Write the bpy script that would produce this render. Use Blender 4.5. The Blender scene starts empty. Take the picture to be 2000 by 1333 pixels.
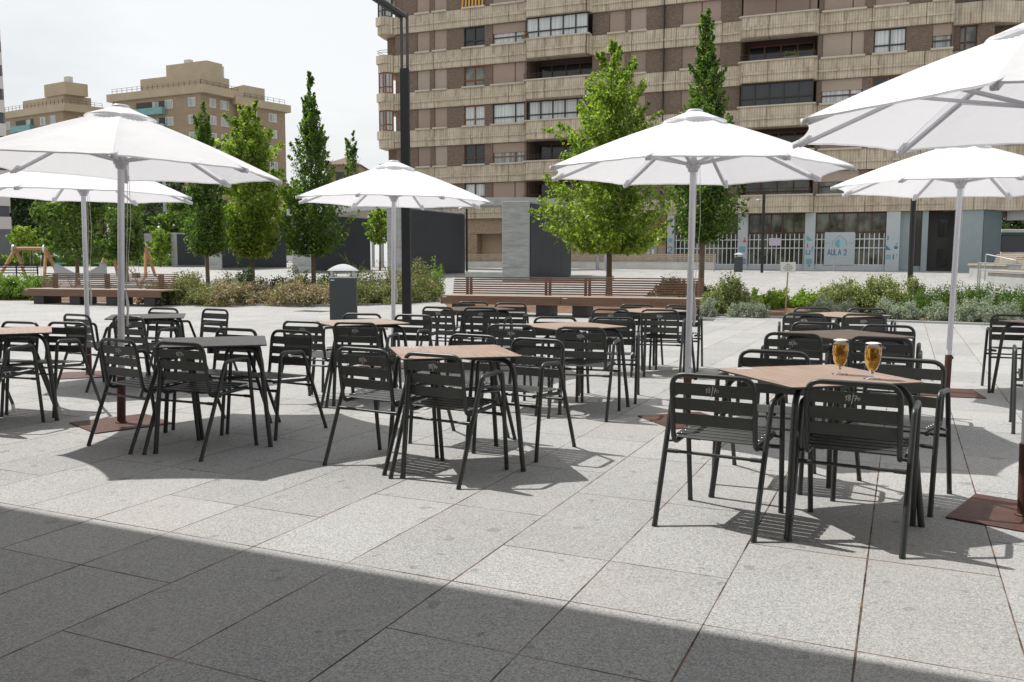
import bpy, math, random
import numpy as np
from mathutils import Vector, Matrix
R=math.radians
random.seed(7); rng=np.random.default_rng(7)
S=bpy.context.scene; C=S.collection

# ------------------------------------------------------------------ camera
F,PI_,RO,H=1695.,.0934,-.0019,1.371          # focal in photo pixels (2000 wide), pitch, roll, eye height
cp,sp,cr,sr=math.cos(PI_),math.sin(PI_),math.cos(RO),math.sin(RO)
def rayd(px,py):
    dx,dy=(px-1000)/F,(py-666.5)/F
    x=cr*dx-sr*dy; y=sr*dx+cr*dy
    return Vector((x,cp-y*sp,-y*cp-sp))
def at(px,py,Y):
    d=rayd(px,py); return Vector((0,0,H))+d*(Y/d.y)
def on(px,py,z=0.):
    d=rayd(px,py); return Vector((0,0,H))+d*((z-H)/d.z)
cam=bpy.data.cameras.new('camera'); co=bpy.data.objects.new('camera',cam); C.objects.link(co)
cam.sensor_width=36; cam.lens=36*F/2000; cam.clip_start=.05; cam.clip_end=3000
def camrot(v):   # camera-space (x right,y down,z fwd) -> world
    x=cr*v[0]-sr*v[1]; y=sr*v[0]+cr*v[1]; z=v[2]
    return Vector((x,z*cp-y*sp,-y*cp-z*sp))
m=Matrix((camrot((1,0,0)),-camrot((0,1,0)),-camrot((0,0,1)))).transposed().to_4x4()
m.translation=(0,0,H); co.matrix_world=m
S.camera=co

# ------------------------------------------------------------------ sky, sun, exposure
SUNDIR=Vector((-.56,.33,1)).normalized()      # towards the sun
el=math.asin(SUNDIR.z); az=math.atan2(SUNDIR.x,SUNDIR.y)
w=bpy.data.worlds.new('World'); S.world=w; w.use_nodes=True
nt=w.node_tree; N=nt.nodes; Lk=nt.links
bg=N['Background']; bg.inputs['Strength'].default_value=.1
sky=N.new('ShaderNodeTexSky'); sky.sky_type='NISHITA'; sky.sun_disc=False
sky.sun_elevation=el; sky.sun_rotation=az; sky.air_density=1.2; sky.dust_density=2.5
tc=N.new('ShaderNodeTexCoord'); mp=N.new('ShaderNodeMapping'); mp.inputs['Scale'].default_value=(1,1,2.6)
ns=N.new('ShaderNodeTexNoise'); ns.inputs['Scale'].default_value=1.7; ns.inputs['Detail'].default_value=6; ns.inputs['Roughness'].default_value=.58
cr1=N.new('ShaderNodeValToRGB'); cr1.color_ramp.elements[0].position=.3; cr1.color_ramp.elements[0].color=(6.0,6.15,6.3,1)
cr1.color_ramp.elements[1].position=.62; cr1.color_ramp.elements[1].color=(8.4,8.45,8.5,1)
mx=N.new('ShaderNodeMix'); mx.data_type='RGBA'; mx.inputs['Factor'].default_value=.88
Lk.new(tc.outputs['Generated'],mp.inputs['Vector']); Lk.new(mp.outputs[0],ns.inputs['Vector']); Lk.new(ns.outputs['Fac'],cr1.inputs['Fac'])
Lk.new(sky.outputs[0],mx.inputs['A']); Lk.new(cr1.outputs[0],mx.inputs['B']); Lk.new(mx.outputs['Result'],bg.inputs['Color'])
sl=bpy.data.lights.new('sun','SUN'); sl.energy=3.95; sl.angle=R(.53); sl.color=(1,.975,.935)
so=bpy.data.objects.new('sun',sl); C.objects.link(so); so.rotation_euler=SUNDIR.to_track_quat('Z','Y').to_euler()
S.view_settings.view_transform='Standard'; S.view_settings.look='None'; S.view_settings.gamma=1; S.view_settings.exposure=.25

# ------------------------------------------------------------------ materials
M={}
def mat(name,col,rough=.6,metal=0.,spec=.5):
    m=bpy.data.materials.new(name); m.use_nodes=True; b=m.node_tree.nodes['Principled BSDF']
    b.inputs['Base Color'].default_value=(*col,1); b.inputs['Roughness'].default_value=rough; b.inputs['Metallic'].default_value=metal
    b.inputs['Specular IOR Level'].default_value=spec
    M[name]=m; return m
class NB:     # tiny node builder
    def __init__(s,m): s.t=m.node_tree; s.b=s.t.nodes['Principled BSDF']; s.out=s.t.nodes['Material Output']
    def n(s,typ,**kw):
        x=s.t.nodes.new('ShaderNode'+typ)
        for k,v in kw.items():
            if k.startswith('i_'): x.inputs[k[2:].replace('_',' ')].default_value=v
            else: setattr(x,k,v)
        return x
    def l(s,a,b): s.t.links.new(a,b)
    def coord(s,kind='Object',scale=(1,1,1),rot=(0,0,0),loc=(0,0,0)):
        t=s.n('TexCoord'); mp=s.n('Mapping'); mp.inputs['Scale'].default_value=scale; mp.inputs['Rotation'].default_value=rot; mp.inputs['Location'].default_value=loc
        s.l(t.outputs[kind],mp.inputs['Vector']); return mp.outputs[0]
    def noise(s,v,scale,detail=3,rough=.5):
        x=s.n('TexNoise'); x.inputs['Scale'].default_value=scale; x.inputs['Detail'].default_value=detail; x.inputs['Roughness'].default_value=rough
        if v is not None: s.l(v,x.inputs['Vector'])
        return x.outputs['Fac']
    def ramp(s,f,stops):
        x=s.n('ValToRGB'); e=x.color_ramp.elements
        while len(e)<len(stops): e.new(.5)
        for a,(p,c) in zip(e,stops): a.position=p; a.color=(*c,1) if len(c)==3 else c
        s.l(f,x.inputs['Fac']); return x.outputs['Color']
    def mix(s,f,a,b,mode='MIX'):
        x=s.n('Mix',data_type='RGBA',blend_type=mode)
        for sock,v in (('Factor',f),('A',a),('B',b)):
            if hasattr(v,'links'): s.l(v,x.inputs[sock])
            else: x.inputs[sock].default_value=v if sock=='Factor' else (*v,1)
        return x.outputs['Result']
    def math(s,op,a,b=None,c=None):
        x=s.n('Math',operation=op)
        for i,v in enumerate((a,b,c)):
            if v is None: continue
            if hasattr(v,'links'): s.l(v,x.inputs[i])
            else: x.inputs[i].default_value=v
        return x.outputs[0]
    def bump(s,h,strength=.3,dist=.01):
        x=s.n('Bump'); x.inputs['Strength'].default_value=strength; x.inputs['Distance'].default_value=dist
        s.l(h,x.inputs['Height']); s.l(x.outputs[0],s.b.inputs['Normal']); return x
def G(v): return (v,v,v)
def noisy(name,c1,c2,scale=4,rough=.6,metal=0,spec=.5,bump=0,bs=60,kind='Object',stretch=(1,1,1)):
    m=mat(name,c1,rough,metal,spec); b=NB(m); v=b.coord(kind,stretch)
    b.l(b.ramp(b.noise(v,scale,5,.6),[(.3,c1),(.7,c2)]),b.b.inputs['Base Color'])
    if bump: b.bump(b.noise(v,bs,3),bump,.004)
    return m
# paving: granite slabs, joints laid in a grid turned -24 degrees
YAW=-.4238; TS=.3921*H; U0=-3.2125*H; V0=2.3213*H
def paving():
    m=mat('granite_paving',G(.4),.75,0,.35); b=NB(m)
    tc=b.n('TexCoord'); mp=b.n('Mapping',vector_type='TEXTURE'); mp.inputs['Rotation'].default_value=(0,0,YAW)
    b.l(tc.outputs['Object'],mp.inputs['Vector'])
    sx=b.n('SeparateXYZ'); b.l(mp.outputs[0],sx.inputs[0])
    u=b.math('DIVIDE',b.math('SUBTRACT',sx.outputs[0],U0),TS); v=b.math('SUBTRACT',sx.outputs[1],V0)
    k=b.math('FLOOR',u); fu=b.math('SUBTRACT',u,k)
    du=b.math('MULTIPLY',b.math('MINIMUM',fu,b.math('SUBTRACT',1,fu)),TS)
    par=b.math('MODULO',b.math('FLOOR',b.math('ADD',b.math('MULTIPLY',b.math('ADD',k,1),.5),50)),2)
    vv=b.math('DIVIDE',b.math('ADD',v,b.math('MULTIPLY',par,.52)),1.04)
    kv=b.math('FLOOR',vv); fv=b.math('SUBTRACT',vv,kv)
    dv=b.math('MULTIPLY',b.math('MINIMUM',fv,b.math('SUBTRACT',1,fv)),1.04)
    dm=b.math('ABSOLUTE',v)
    d=b.math('MINIMUM',b.math('MINIMUM',du,dv),dm)
    vw=b.coord('Object')
    jw=b.ramp(b.noise(vw,1.9,4,.6),[(.38,G(.0012)),(.58,G(.0046))])
    joint=b.math('LESS_THAN',d,jw)
    near=b.math('LESS_THAN',d,.0045)
    # speckle
    vo=b.n('TexVoronoi'); vo.inputs['Scale'].default_value=190; b.l(vw,vo.inputs['Vector']); s1=b.n('SeparateColor'); b.l(vo.outputs['Color'],s1.inputs[0])
    sp1=s1.outputs[0]; sp2=b.noise(vw,60,3,.7)
    col=b.ramp(sp1,[(.0,(.19,.19,.188)),(.22,(.295,.293,.288)),(.55,(.37,.367,.358)),(.85,(.435,.43,.42)),(1,(.52,.515,.50))])
    col=b.mix(b.ramp(sp2,[(.36,G(.28)),(.52,G(0))]),col,(.20,.20,.20))
    # per slab tone and broad stains
    cm=b.n('CombineXYZ'); b.l(k,cm.inputs[0]); b.l(kv,cm.inputs[1]); b.l(b.math('GREATER_THAN',v,0),cm.inputs[2])
    wt=b.n('TexWhiteNoise'); b.l(cm.outputs[0],wt.inputs['Vector'])
    tone=b.math('ADD',b.math('MULTIPLY',wt.outputs['Value'],.17),.91)
    tone=b.math('MULTIPLY',tone,b.math('ADD',b.math('MULTIPLY',b.noise(vw,1.3,6,.62),.30),.85))
    spots=b.ramp(b.noise(vw,2.7,2,.5),[(.70,G(1)),(.735,(.82,.82,.80))])
    spots2=b.ramp(b.noise(vw,7.3,1,.5),[(.70,G(1)),(.715,(.72,.73,.71))])
    hs=b.n('Mix',data_type='RGBA',blend_type='MULTIPLY'); hs.inputs['Factor'].default_value=1
    b.l(col,hs.inputs['A']); b.l(tone,hs.inputs['B'])
    c2=b.mix(1,hs.outputs['Result'],spots,'MULTIPLY'); c2=b.mix(1,c2,spots2,'MULTIPLY')
    warm=b.mix(b.ramp(b.noise(vw,.8,3),[(.45,G(0)),(.75,G(.35))]),c2,(.41,.375,.33))
    rust=b.ramp(b.noise(vw,6,3,.6),[(.42,(.03,.022,.018)),(.6,(.16,.10,.065))])
    c3=b.mix(b.math('MULTIPLY',near,.22),warm,(.22,.13,.07))
    c4=b.mix(joint,c3,rust)
    b.l(c4,b.b.inputs['Base Color'])
    b.bump(b.math('SUBTRACT',1,joint),.3,.003)
paving()
noisy('dark_metal',(.036,.041,.039),(.050,.055,.052),30,.36,.1,.5,.12,900)
noisy('dark_slat',(.045,.049,.046),(.060,.064,.060),12,.48,.0,.5,.15,700)
mat('rivet',(.55,.55,.55),.3,.9)
mat('white_ink',(.78,.78,.76),.6)
noisy('brown_steel',(.075,.036,.027),(.125,.062,.047),5,.55,.2,.4,.2,200)
noisy('alu_white',(.66,.66,.71),(.72,.72,.76),9,.38,.1)
noisy('alu_grey',(.52,.52,.56),(.62,.62,.66),9,.35,.2)
mat('rope_white',(.62,.60,.55),.8)
mat('knob_black',(.012,.012,.013),.4)
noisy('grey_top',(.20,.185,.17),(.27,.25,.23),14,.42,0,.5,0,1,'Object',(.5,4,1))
def woodtop(name,a,b_,c,stretch=(1.2,16,1),rough=.42):
    m=mat(name,a,rough); b=NB(m); v=b.coord('Object',stretch,(0,0,R(20)))
    f=b.noise(v,2.6,7,.65)
    b.l(b.ramp(f,[(.28,a),(.5,b_),(.72,c)]),b.b.inputs['Base Color']); b.bump(f,.08,.002)
woodtop('wood_top',(.24,.165,.13),(.36,.26,.205),(.46,.345,.28))
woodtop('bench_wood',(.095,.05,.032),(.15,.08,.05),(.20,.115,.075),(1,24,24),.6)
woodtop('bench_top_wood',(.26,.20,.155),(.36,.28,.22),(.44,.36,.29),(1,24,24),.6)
woodtop('pine_wood',(.24,.10,.04),(.36,.17,.075),(.46,.25,.12),(2,2,12),.6)
noisy('silver_wood',(.30,.25,.19),(.44,.38,.30),5,.7)
noisy('concrete',(.30,.31,.30),(.40,.41,.39),1.6,.8,0,.3,.25,40)
noisy('concrete_pale',(.44,.43,.40),(.56,.55,.51),1.2,.8,0,.3,.2,30)
def slabconc():
    m=mat('board_concrete',G(.35),.8); b=NB(m); v=b.coord('Object')
    f=b.noise(b.coord('Object',(1,1,5)),1.6,7,.6)
    c=b.ramp(f,[(.3,(.24,.25,.25)),(.7,(.38,.39,.38))])
    sx=b.n('SeparateXYZ'); b.l(v,sx.inputs[0])
    fr=b.math('FRACT',b.math('DIVIDE',sx.outputs[2],1.0)); line=b.math('LESS_THAN',fr,.015)
    b.l(b.mix(line,c,(.15,.15,.15)),b.b.inputs['Base Color']); b.bump(b.noise(v,30,3),.3,.006)
slabconc()
noisy('dark_granite',(.016,.021,.028),(.040,.048,.058),22,.5,0,.4,.25,60)
noisy('bark',(.10,.075,.05),(.19,.15,.11),9,.9,0,.2,.6,40,'Object',(1,1,.3))
noisy('soil',(.13,.075,.05),(.22,.14,.095),3,.95,0,.1,.6,25)
noisy('lamp_black',(.012,.013,.015),(.02,.021,.023),4,.4,.2)
noisy('lamp_grey',(.05,.052,.055),(.085,.085,.09),4,.5,.3)
noisy('bin_grey',(.045,.052,.055),(.06,.068,.07),60,.6,0,.4)
noisy('bin_cap',(.43,.44,.44),(.51,.52,.52),8,.5)
noisy('galvanised',(.32,.33,.34),(.42,.43,.44),6,.45,.5)
mat('white_paint',(.72,.72,.72),.5)
mat('stake_wood',(.42,.28,.14),.7)
mat('sign_white',(.62,.62,.57),.6); mat('ink_dark',(.05,.05,.06),.7)
mat('ink_blue',(.06,.20,.32),.6); mat('ink_teal',(.16,.36,.42),.6); mat('ink_red',(.5,.07,.05),.6); mat('ink_lightblue',(.30,.52,.60),.6)
mat('dark_glass',(.02,.024,.026),.08,0,.6)
mat('shop_glass',(.085,.09,.082),.06,0,.6)
mat('dark_interior',(.055,.05,.048),.7); mat('loggia_brown',(.10,.062,.05),.8)
mat('frame_brown',(.10,.04,.024),.5); mat('frame_red',(.22,.075,.03),.45); mat('frame_dark',(.03,.026,.024),.5)
def curtain():
    m=mat('curtain_glass',(.35,.38,.36),.12,0,.6); b=NB(m); v=b.coord('Object',(1,1,.02))
    f=b.noise(v,7,2,.5); b.l(b.ramp(f,[(.35,(.16,.19,.18)),(.6,(.42,.45,.43))]),b.b.inputs['Base Color'])
curtain()
def curtain2():
    m=mat('white_curtain',(.6,.62,.6),.15,0,.6); b=NB(m); f=b.noise(b.coord('Object',(1,1,.02)),11,2,.5); b.l(b.ramp(f,[(.35,(.40,.44,.44)),(.6,(.68,.71,.70))]),b.b.inputs['Base Color'])
    m=mat('green_glass',(.1,.1,.08),.06,0,.7); b=NB(m); f=b.noise(b.coord('Object',(.6,.6,.5)),1.6,3,.5); b.l(b.ramp(f,[(.4,(.05,.055,.045)),(.6,(.20,.21,.16))]),b.b.inputs['Base Color'])
curtain2()
def shutter(name,c):
    m=mat(name,c,.6); b=NB(m); v=b.coord('Object'); sx=b.n('SeparateXYZ'); b.l(v,sx.inputs[0])
    fr=b.math('FRACT',b.math('DIVIDE',sx.outputs[2],.055)); line=b.math('LESS_THAN',fr,.16)
    c0=b.mix(b.noise(v,1.3,3),c,tuple(x*.82 for x in c))
    b.l(b.mix(line,c0,tuple(x*.45 for x in c)),b.b.inputs['Base Color'])
shutter('shutter_tan',(.40,.295,.235)); shutter('shutter_tan2',(.33,.24,.19)); shutter('shutter_pale',(.45,.36,.295))
def brick(name,a,b_,mort,scale=1.,bw=.25,bh=.07):
    m=mat(name,a,.85,0,.3); b=NB(m)
    t=b.n('TexCoord'); sx=b.n('SeparateXYZ'); b.l(t.outputs['Object'],sx.inputs[0])
    cm=b.n('CombineXYZ'); b.l(b.math('ADD',sx.outputs[0],sx.outputs[1]),cm.inputs[0]); b.l(sx.outputs[2],cm.inputs[1])
    x=b.n('TexBrick'); x.inputs['Scale'].default_value=1/scale; x.inputs['Brick Width'].default_value=bw; x.inputs['Row Height'].default_value=bh
    x.inputs['Mortar Size'].default_value=.009; x.inputs['Color1'].default_value=(*a,1); x.inputs['Color2'].default_value=(*b_,1); x.inputs['Mortar'].default_value=(*mort,1); x.inputs['Bias'].default_value=0
    b.l(cm.outputs[0],x.inputs['Vector'])
    c=b.mix(b.math('MULTIPLY',b.noise(t.outputs['Object'],.35,5),.5),x.outputs['Color'],tuple(q*.7 for q in a)); c=b.mix(b.ramp(b.noise(b.coord('Object',(1,1,3)),5,3,.7),[(.42,G(.5)),(.58,G(0))]),c,tuple(q*.55 for q in a))
    b.l(c,b.b.inputs['Base Color'])
brick('brick_brown',(.17,.115,.083),(.25,.18,.138),(.29,.25,.205))
brick('brick_tan',(.34,.235,.15),(.46,.33,.22),(.5,.42,.33))
brick('brick_far',(.30,.225,.145),(.39,.295,.20),(.40,.34,.26),2.,.3,.1)
def ribbed():
    m=mat('ribbed_concrete',(.5,.42,.32),.85,0,.3); b=NB(m); v=b.coord('Object'); sx=b.n('SeparateXYZ'); b.l(v,sx.inputs[0])
    n1=b.noise(b.coord('Object',(1,1,.5)),1.1,6,.65); n2=b.noise(b.coord('Object',(2.2,2.2,.25)),2.2,5,.6)
    c=b.ramp(n1,[(.25,(.41,.34,.25)),(.5,(.57,.49,.375)),(.75,(.68,.60,.475))])
    c=b.mix(b.ramp(n2,[(.5,G(0)),(.72,G(.75))]),c,(.24,.185,.13))
    fr=b.math('FRACT',b.math('DIVIDE',b.math('ADD',sx.outputs[0],b.math('MULTIPLY',b.noise(v,.8,2),.0)),.165)); groove=b.math('LESS_THAN',fr,.26)
    c=b.mix(b.math('MULTIPLY',groove,.30),c,(.17,.13,.09)); fh=b.math('FRACT',b.math('DIVIDE',sx.outputs[2],.29)); c=b.mix(b.math('MULTIPLY',b.math('LESS_THAN',fh,.12),.18),c,(.15,.11,.08))
    fz=b.math('FRACT',b.math('DIVIDE',b.math('SUBTRACT',sx.outputs[0],.4),3.1)); pj=b.math('LESS_THAN',fz,.012)
    c=b.mix(pj,c,(.08,.06,.05))
    b.l(c,b.b.inputs['Base Color']); b.bump(b.math('SUBTRACT',1,groove),.8,.03)
ribbed()
noisy('stone_sill',(.46,.41,.33),(.56,.51,.42),1.5,.8)
noisy('tan_render',(.42,.31,.20),(.50,.38,.26),.8,.85)
noisy('beige_render',(.36,.295,.20),(.43,.355,.25),.4,.85)
noisy('teal_panel',(.12,.28,.28),(.17,.34,.33),.6,.5)
noisy('school_grey',(.26,.31,.32),(.31,.36,.37),.8,.7)
noisy('school_dark',(.10,.14,.15),(.13,.17,.18),.8,.6)
noisy('school_panel',(.42,.46,.47),(.47,.51,.52),.8,.6)
mat('fence_white',(.66,.68,.68),.5)
noisy('tower_white',(.56,.52,.50),(.63,.59,.57),.3,.7); noisy('tower_dark',(.05,.055,.065),(.08,.085,.10),.5,.5); noisy('tower_grey',(.12,.125,.135),(.16,.165,.175),.5,.7)
def fabric():
    m=mat('umbrella_fabric',(.92,.92,.93),.9,0,.1); b=NB(m); v=b.coord('Object')
    tr=b.n('BsdfTranslucent'); tr.inputs['Color'].default_value=(.88,.88,.92,1)
    ms=b.n('MixShader'); ms.inputs[0].default_value=.31
    b.l(b.b.outputs[0],ms.inputs[1]); b.l(tr.outputs[0],ms.inputs[2]); b.l(ms.outputs[0],b.out.inputs['Surface'])
    h=b.math('ADD',b.noise(b.coord('Object',(1,1,1)),2.6,4,.55),b.math('MULTIPLY',b.noise(v,9,4,.6),.45))
    bp=b.bump(h,.42,.03); b.l(bp.outputs[0],tr.inputs['Normal'])
fabric()
def leafmat(name,cols,trans=.35,rough=.45):
    m=mat(name,cols[0],rough,0,.4); b=NB(m)
    g=b.n('NewGeometry'); c=b.ramp(g.outputs['Random Per Island'],[(i/(len(cols)-1),k) for i,k in enumerate(cols)])
    b.l(c,b.b.inputs['Base Color'])
    tr=b.n('BsdfTranslucent'); ms=b.n('MixShader'); ms.inputs[0].default_value=trans
    hb=b.mix(1,c,(1.5,1.7,.7),'MULTIPLY'); b.l(hb,tr.inputs['Color'])
    b.l(b.b.outputs[0],ms.inputs[1]); b.l(tr.outputs[0],ms.inputs[2]); b.l(ms.outputs[0],b.out.inputs['Surface'])
leafmat('leaf_maple',[(.09,.145,.024),(.165,.235,.04),(.24,.315,.06),(.36,.43,.11)],.52)
leafmat('leaf_hornbeam',[(.04,.08,.016),(.075,.135,.028),(.115,.19,.038),(.19,.28,.065)],.48)
leafmat('leaf_dark',[(.04,.065,.028),(.06,.095,.038),(.085,.125,.05)],.35)
leafmat('leaf_mid',[(.07,.12,.028),(.11,.175,.04),(.17,.24,.06)],.42)
leafmat('leaf_lime',[(.15,.23,.03),(.22,.31,.05),(.28,.36,.08)],.45)
leafmat('leaf_pittosporum',[(.05,.08,.02),(.13,.17,.05),(.30,.33,.13),(.55,.55,.32)],.3)
leafmat('leaf_silver',[(.22,.26,.20),(.32,.36,.30),(.45,.48,.42)],.2)
leafmat('leaf_juniper',[(.04,.085,.015),(.08,.14,.025),(.13,.20,.04)],.3)
leafmat('leaf_abelia',[(.09,.13,.04),(.17,.19,.08),(.42,.27,.23),(.62,.47,.44)],.3)
leafmat('leaf_abelia_green',[(.07,.10,.03),(.13,.16,.05),(.22,.22,.09),(.38,.33,.21)],.3)
leafmat('leaf_hedge',[(.10,.17,.03),(.15,.24,.05),(.22,.32,.08)],.35)
mat('petal_red',(.5,.03,.03),.6); mat('petal_orange',(.35,.13,.06),.7)
mat('skin',(.45,.28,.20),.6); mat('cloth_white',(.7,.7,.7),.8); mat('cloth_black',(.02,.02,.022),.8); mat('cloth_navy',(.03,.035,.07),.8); mat('hair_dark',(.02,.015,.012),.7); mat('cloth_tan',(.4,.33,.25),.8)
mat('bus_white',(.7,.7,.7),.3); mat('bus_green',(.02,.10,.06),.3); mat('rubber',(.02,.02,.02),.8); mat('orange',(.7,.25,.05),.4); mat('car_white',(.65,.65,.66),.25)
mat('green_fabric',(.15,.55,.32),.6); mat('play_grey',(.33,.35,.36),.5); mat('play_blue',(.10,.35,.5),.5)
mat('foam',(.92,.90,.84),.7)
def glassmats():
    m=mat('beer',(.85,.36,.03),.02); b=m.node_tree.nodes['Principled BSDF']; b.inputs['Transmission Weight'].default_value=.82; b.inputs['IOR'].default_value=1.25
    b.inputs['Base Color'].default_value=(1,.52,.08,1); b.inputs['Roughness'].default_value=.05
    m=mat('clear_glass',(.97,.97,.97),.01); b=m.node_tree.nodes['Principled BSDF']; b.inputs['Transmission Weight'].default_value=1; b.inputs['IOR'].default_value=1.18
glassmats()

# ------------------------------------------------------------------ mesh builder
class MB:
    def __init__(s): s.v=[]; s.f=[]; s.sm=[]; s.mi=[]; s.cur=0
    def add(s,vs,fs,smooth=False):
        o=len(s.v); s.v+= [tuple(q) for q in vs]
        for f in fs: s.f.append(tuple(o+i for i in f)); s.sm.append(smooth); s.mi.append(s.cur)
        return s
    def box(s,c,d,rz=0,M4=None):
        x,y,z=d[0]/2,d[1]/2,d[2]/2
        vs=[Vector((a*x,b*y,e*z)) for a in(-1,1) for b in(-1,1) for e in(-1,1)]
        if M4 is None: M4=Matrix.Rotation(rz,3,'Z')
        vs=[M4@v+Vector(c) for v in vs]
        return s.add(vs,[(0,1,3,2),(4,6,7,5),(0,4,5,1),(2,3,7,6),(0,2,6,4),(1,5,7,3)])
    def bb(s,x0,x1,y0,y1,z0,z1): return s.box(((x0+x1)/2,(y0+y1)/2,(z0+z1)/2),(x1-x0,y1-y0,z1-z0))
    def tube(s,pts,r,n=10,closed=False,cap=True):
        pts=[Vector(p) for p in pts]; L=len(pts); rr=r if hasattr(r,'__len__') else [r]*L
        tang=[]
        for i in range(L):
            if closed: t=pts[(i+1)%L]-pts[i-1]
            else: t=pts[min(i+1,L-1)]-pts[max(i-1,0)]
            tang.append(t.normalized())
        up=Vector((0,0,1)) if abs(tang[0].z)<.9 else Vector((1,0,0))
        a=tang[0].cross(up).normalized(); rings=[]
        for i in range(L):
            t=tang[i]; a=(a-t*a.dot(t)).normalized(); b=t.cross(a)
            rings.append([pts[i]+(a*math.cos(2*math.pi*k/n)+b*math.sin(2*math.pi*k/n))*rr[i] for k in range(n)])
        vs=[q for r_ in rings for q in r_]; fs=[]
        for i in range(L if closed else L-1):
            j=(i+1)%L
            for k in range(n): fs.append((i*n+k,i*n+(k+1)%n,j*n+(k+1)%n,j*n+k))
        s.add(vs,fs,True)
        if cap and not closed: s.add(rings[0],[tuple(range(n))[::-1]]); s.add(rings[-1],[tuple(range(n))])
        return s
    def lathe(s,prof,n=24,c=(0,0,0),smooth=True):
        vs=[];fs=[]
        for r,z in prof:
            for k in range(n): a=2*math.pi*k/n; vs.append((c[0]+r*math.cos(a),c[1]+r*math.sin(a),c[2]+z))
        for i in range(len(prof)-1):
            for k in range(n): fs.append((i*n+k,i*n+(k+1)%n,(i+1)*n+(k+1)%n,(i+1)*n+k))
        return s.add(vs,fs,smooth)
    def prism(s,poly,z0,z1):
        n=len(poly); vs=[(x,y,z0) for x,y in poly]+[(x,y,z1) for x,y in poly]
        s.add(vs,[tuple(range(n))[::-1],tuple(range(n,2*n))]+[(i,(i+1)%n,n+(i+1)%n,n+i) for i in range(n)]); return s
    def build(s,name,mats,parent=None,bevel=0,seg=2,loc=None):
        me=bpy.data.meshes.new(name); me.from_pydata(s.v,[],s.f)
        if not isinstance(mats,(list,tuple)): mats=[mats]
        for q in mats: me.materials.append(M[q])
        me.polygons.foreach_set('use_smooth',s.sm); me.polygons.foreach_set('material_index',s.mi)
        me.update(); o=bpy.data.objects.new(name,me); C.objects.link(o)
        if parent: o.parent=parent
        if loc is not None: o.location=loc
        if bevel:
            b=o.modifiers.new('bevel','BEVEL'); b.width=bevel; b.segments=seg; b.limit_method='ANGLE'; b.angle_limit=R(40)
        return o
def fillet(pts,rad,n=6):
    pts=[Vector(p) for p in pts]; out=[pts[0]]
    for i in range(1,len(pts)-1):
        p0,p,p1=pts[i-1],pts[i],pts[i+1]; r=rad[i-1] if hasattr(rad,'__len__') else rad
        a=(p0-p).normalized(); b=(p1-p).normalized(); ang=a.angle(b)
        d=min(r/math.tan(ang/2),(p0-p).length*.49,(p1-p).length*.49)
        q0,q1=p+a*d,p+b*d
        for k in range(n+1):
            t=k/n; out.append(q0*(1-t)**2+p*2*t*(1-t)+q1*t*t)
    out.append(pts[-1]); return out
def tag(o,label=None,cat=None,group=None,kind=None):
    if label:o['label']=label
    if cat:o['category']=cat
    if group:o['group']=group
    if kind:o['kind']=kind
    return o
def thing(name,loc,label,cat,group=None,rz=0):
    o=bpy.data.objects.new(name,None); C.objects.link(o); o.location=loc; o.rotation_euler=(0,0,rz); o.empty_display_size=.2
    return tag(o,label,cat,group)
def kids(o): return list(o.children)
def dup(root,loc,rz,label=None,group=None):
    def cpy(o,par):
        c=o.copy(); C.objects.link(c); c.parent=par
        for ch in ORIG[o]: cpy(ch,c)
        return c
    r=cpy(root,None); r.location=loc; r.rotation_euler=(0,0,rz)
    if label: r['label']=label
    if group: r['group']=group
    return r
ORIG={}
def remember(root):
    def rec(o):
        ORIG[o]=[c for c in ALLC() if c.parent==o]
        for c in ORIG[o]: rec(c)
    rec(root)
def ALLC(): return list(C.objects)
# strokes as thin raised ribbons in a local frame: origin o, axes a (right), b (up), n (out)
def strokes(mb,lines,o,a,b,n,w,th=.0006):
    o,a,b,n=Vector(o),Vector(a),Vector(b),Vector(n)
    for ln in lines:
        for (x0,y0),(x1,y1) in zip(ln,ln[1:]):
            p,q=Vector((x0,y0)),Vector((x1,y1)); d=q-p
            if d.length<1e-6: continue
            d.normalize(); e=Vector((-d.y,d.x))*w/2; p2=p-d*w*.3; q2=q+d*w*.3
            c=[p2+e,p2-e,q2-e,q2+e]
            vs=[o+a*k.x+b*k.y+n*h for h in(.0003,th) for k in c]
            mb.add(vs,[(3,2,1,0),(4,5,6,7),(0,1,5,4),(1,2,6,5),(2,3,7,6),(3,0,4,7)])
def arc(cx,cy,rx,ry,a0,a1,n=12): return [(cx+rx*math.cos(R(a0+(a1-a0)*i/n)),cy+ry*math.sin(R(a0+(a1-a0)*i/n))) for i in range(n+1)]
# hand-written 18/70, unit height ~1, width ~2.3
T1870=[[(.0,.55),(.18,.72),(.30,.88),(.12,.0)],
 [(.78,.92),(.62,.98),(.50,.85),(.56,.66),(.72,.52),(.76,.25),(.60,.02),(.44,.14),(.46,.38),(.66,.55),(.84,.78),(.80,.95)],
 [(1.28,1.22),(.98,-.42)],
 [(1.32,.80),(1.50,.86),(1.78,.90),(1.62,.50),(1.48,.02)],[(1.42,.45),(1.78,.52)],
 arc(2.05,.42,.17,.22,80,440,12)]
TW=2.25
# simple capital letters on a 1x1.4 cell for printed signs
FONT={'A':[[(0,0),(.5,1.4),(1,0)],[(.18,.5),(.82,.5)]],'U':[[(0,1.4),(0,.4)]+arc(.5,.45,.5,.45,180,360,8)+[(1,1.4)]],'L':[[(0,1.4),(0,0),(.8,0)]],
 '2':[arc(.45,.98,.42,.42,160,-30,8)+[(0,0),(.95,0)]]}

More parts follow.
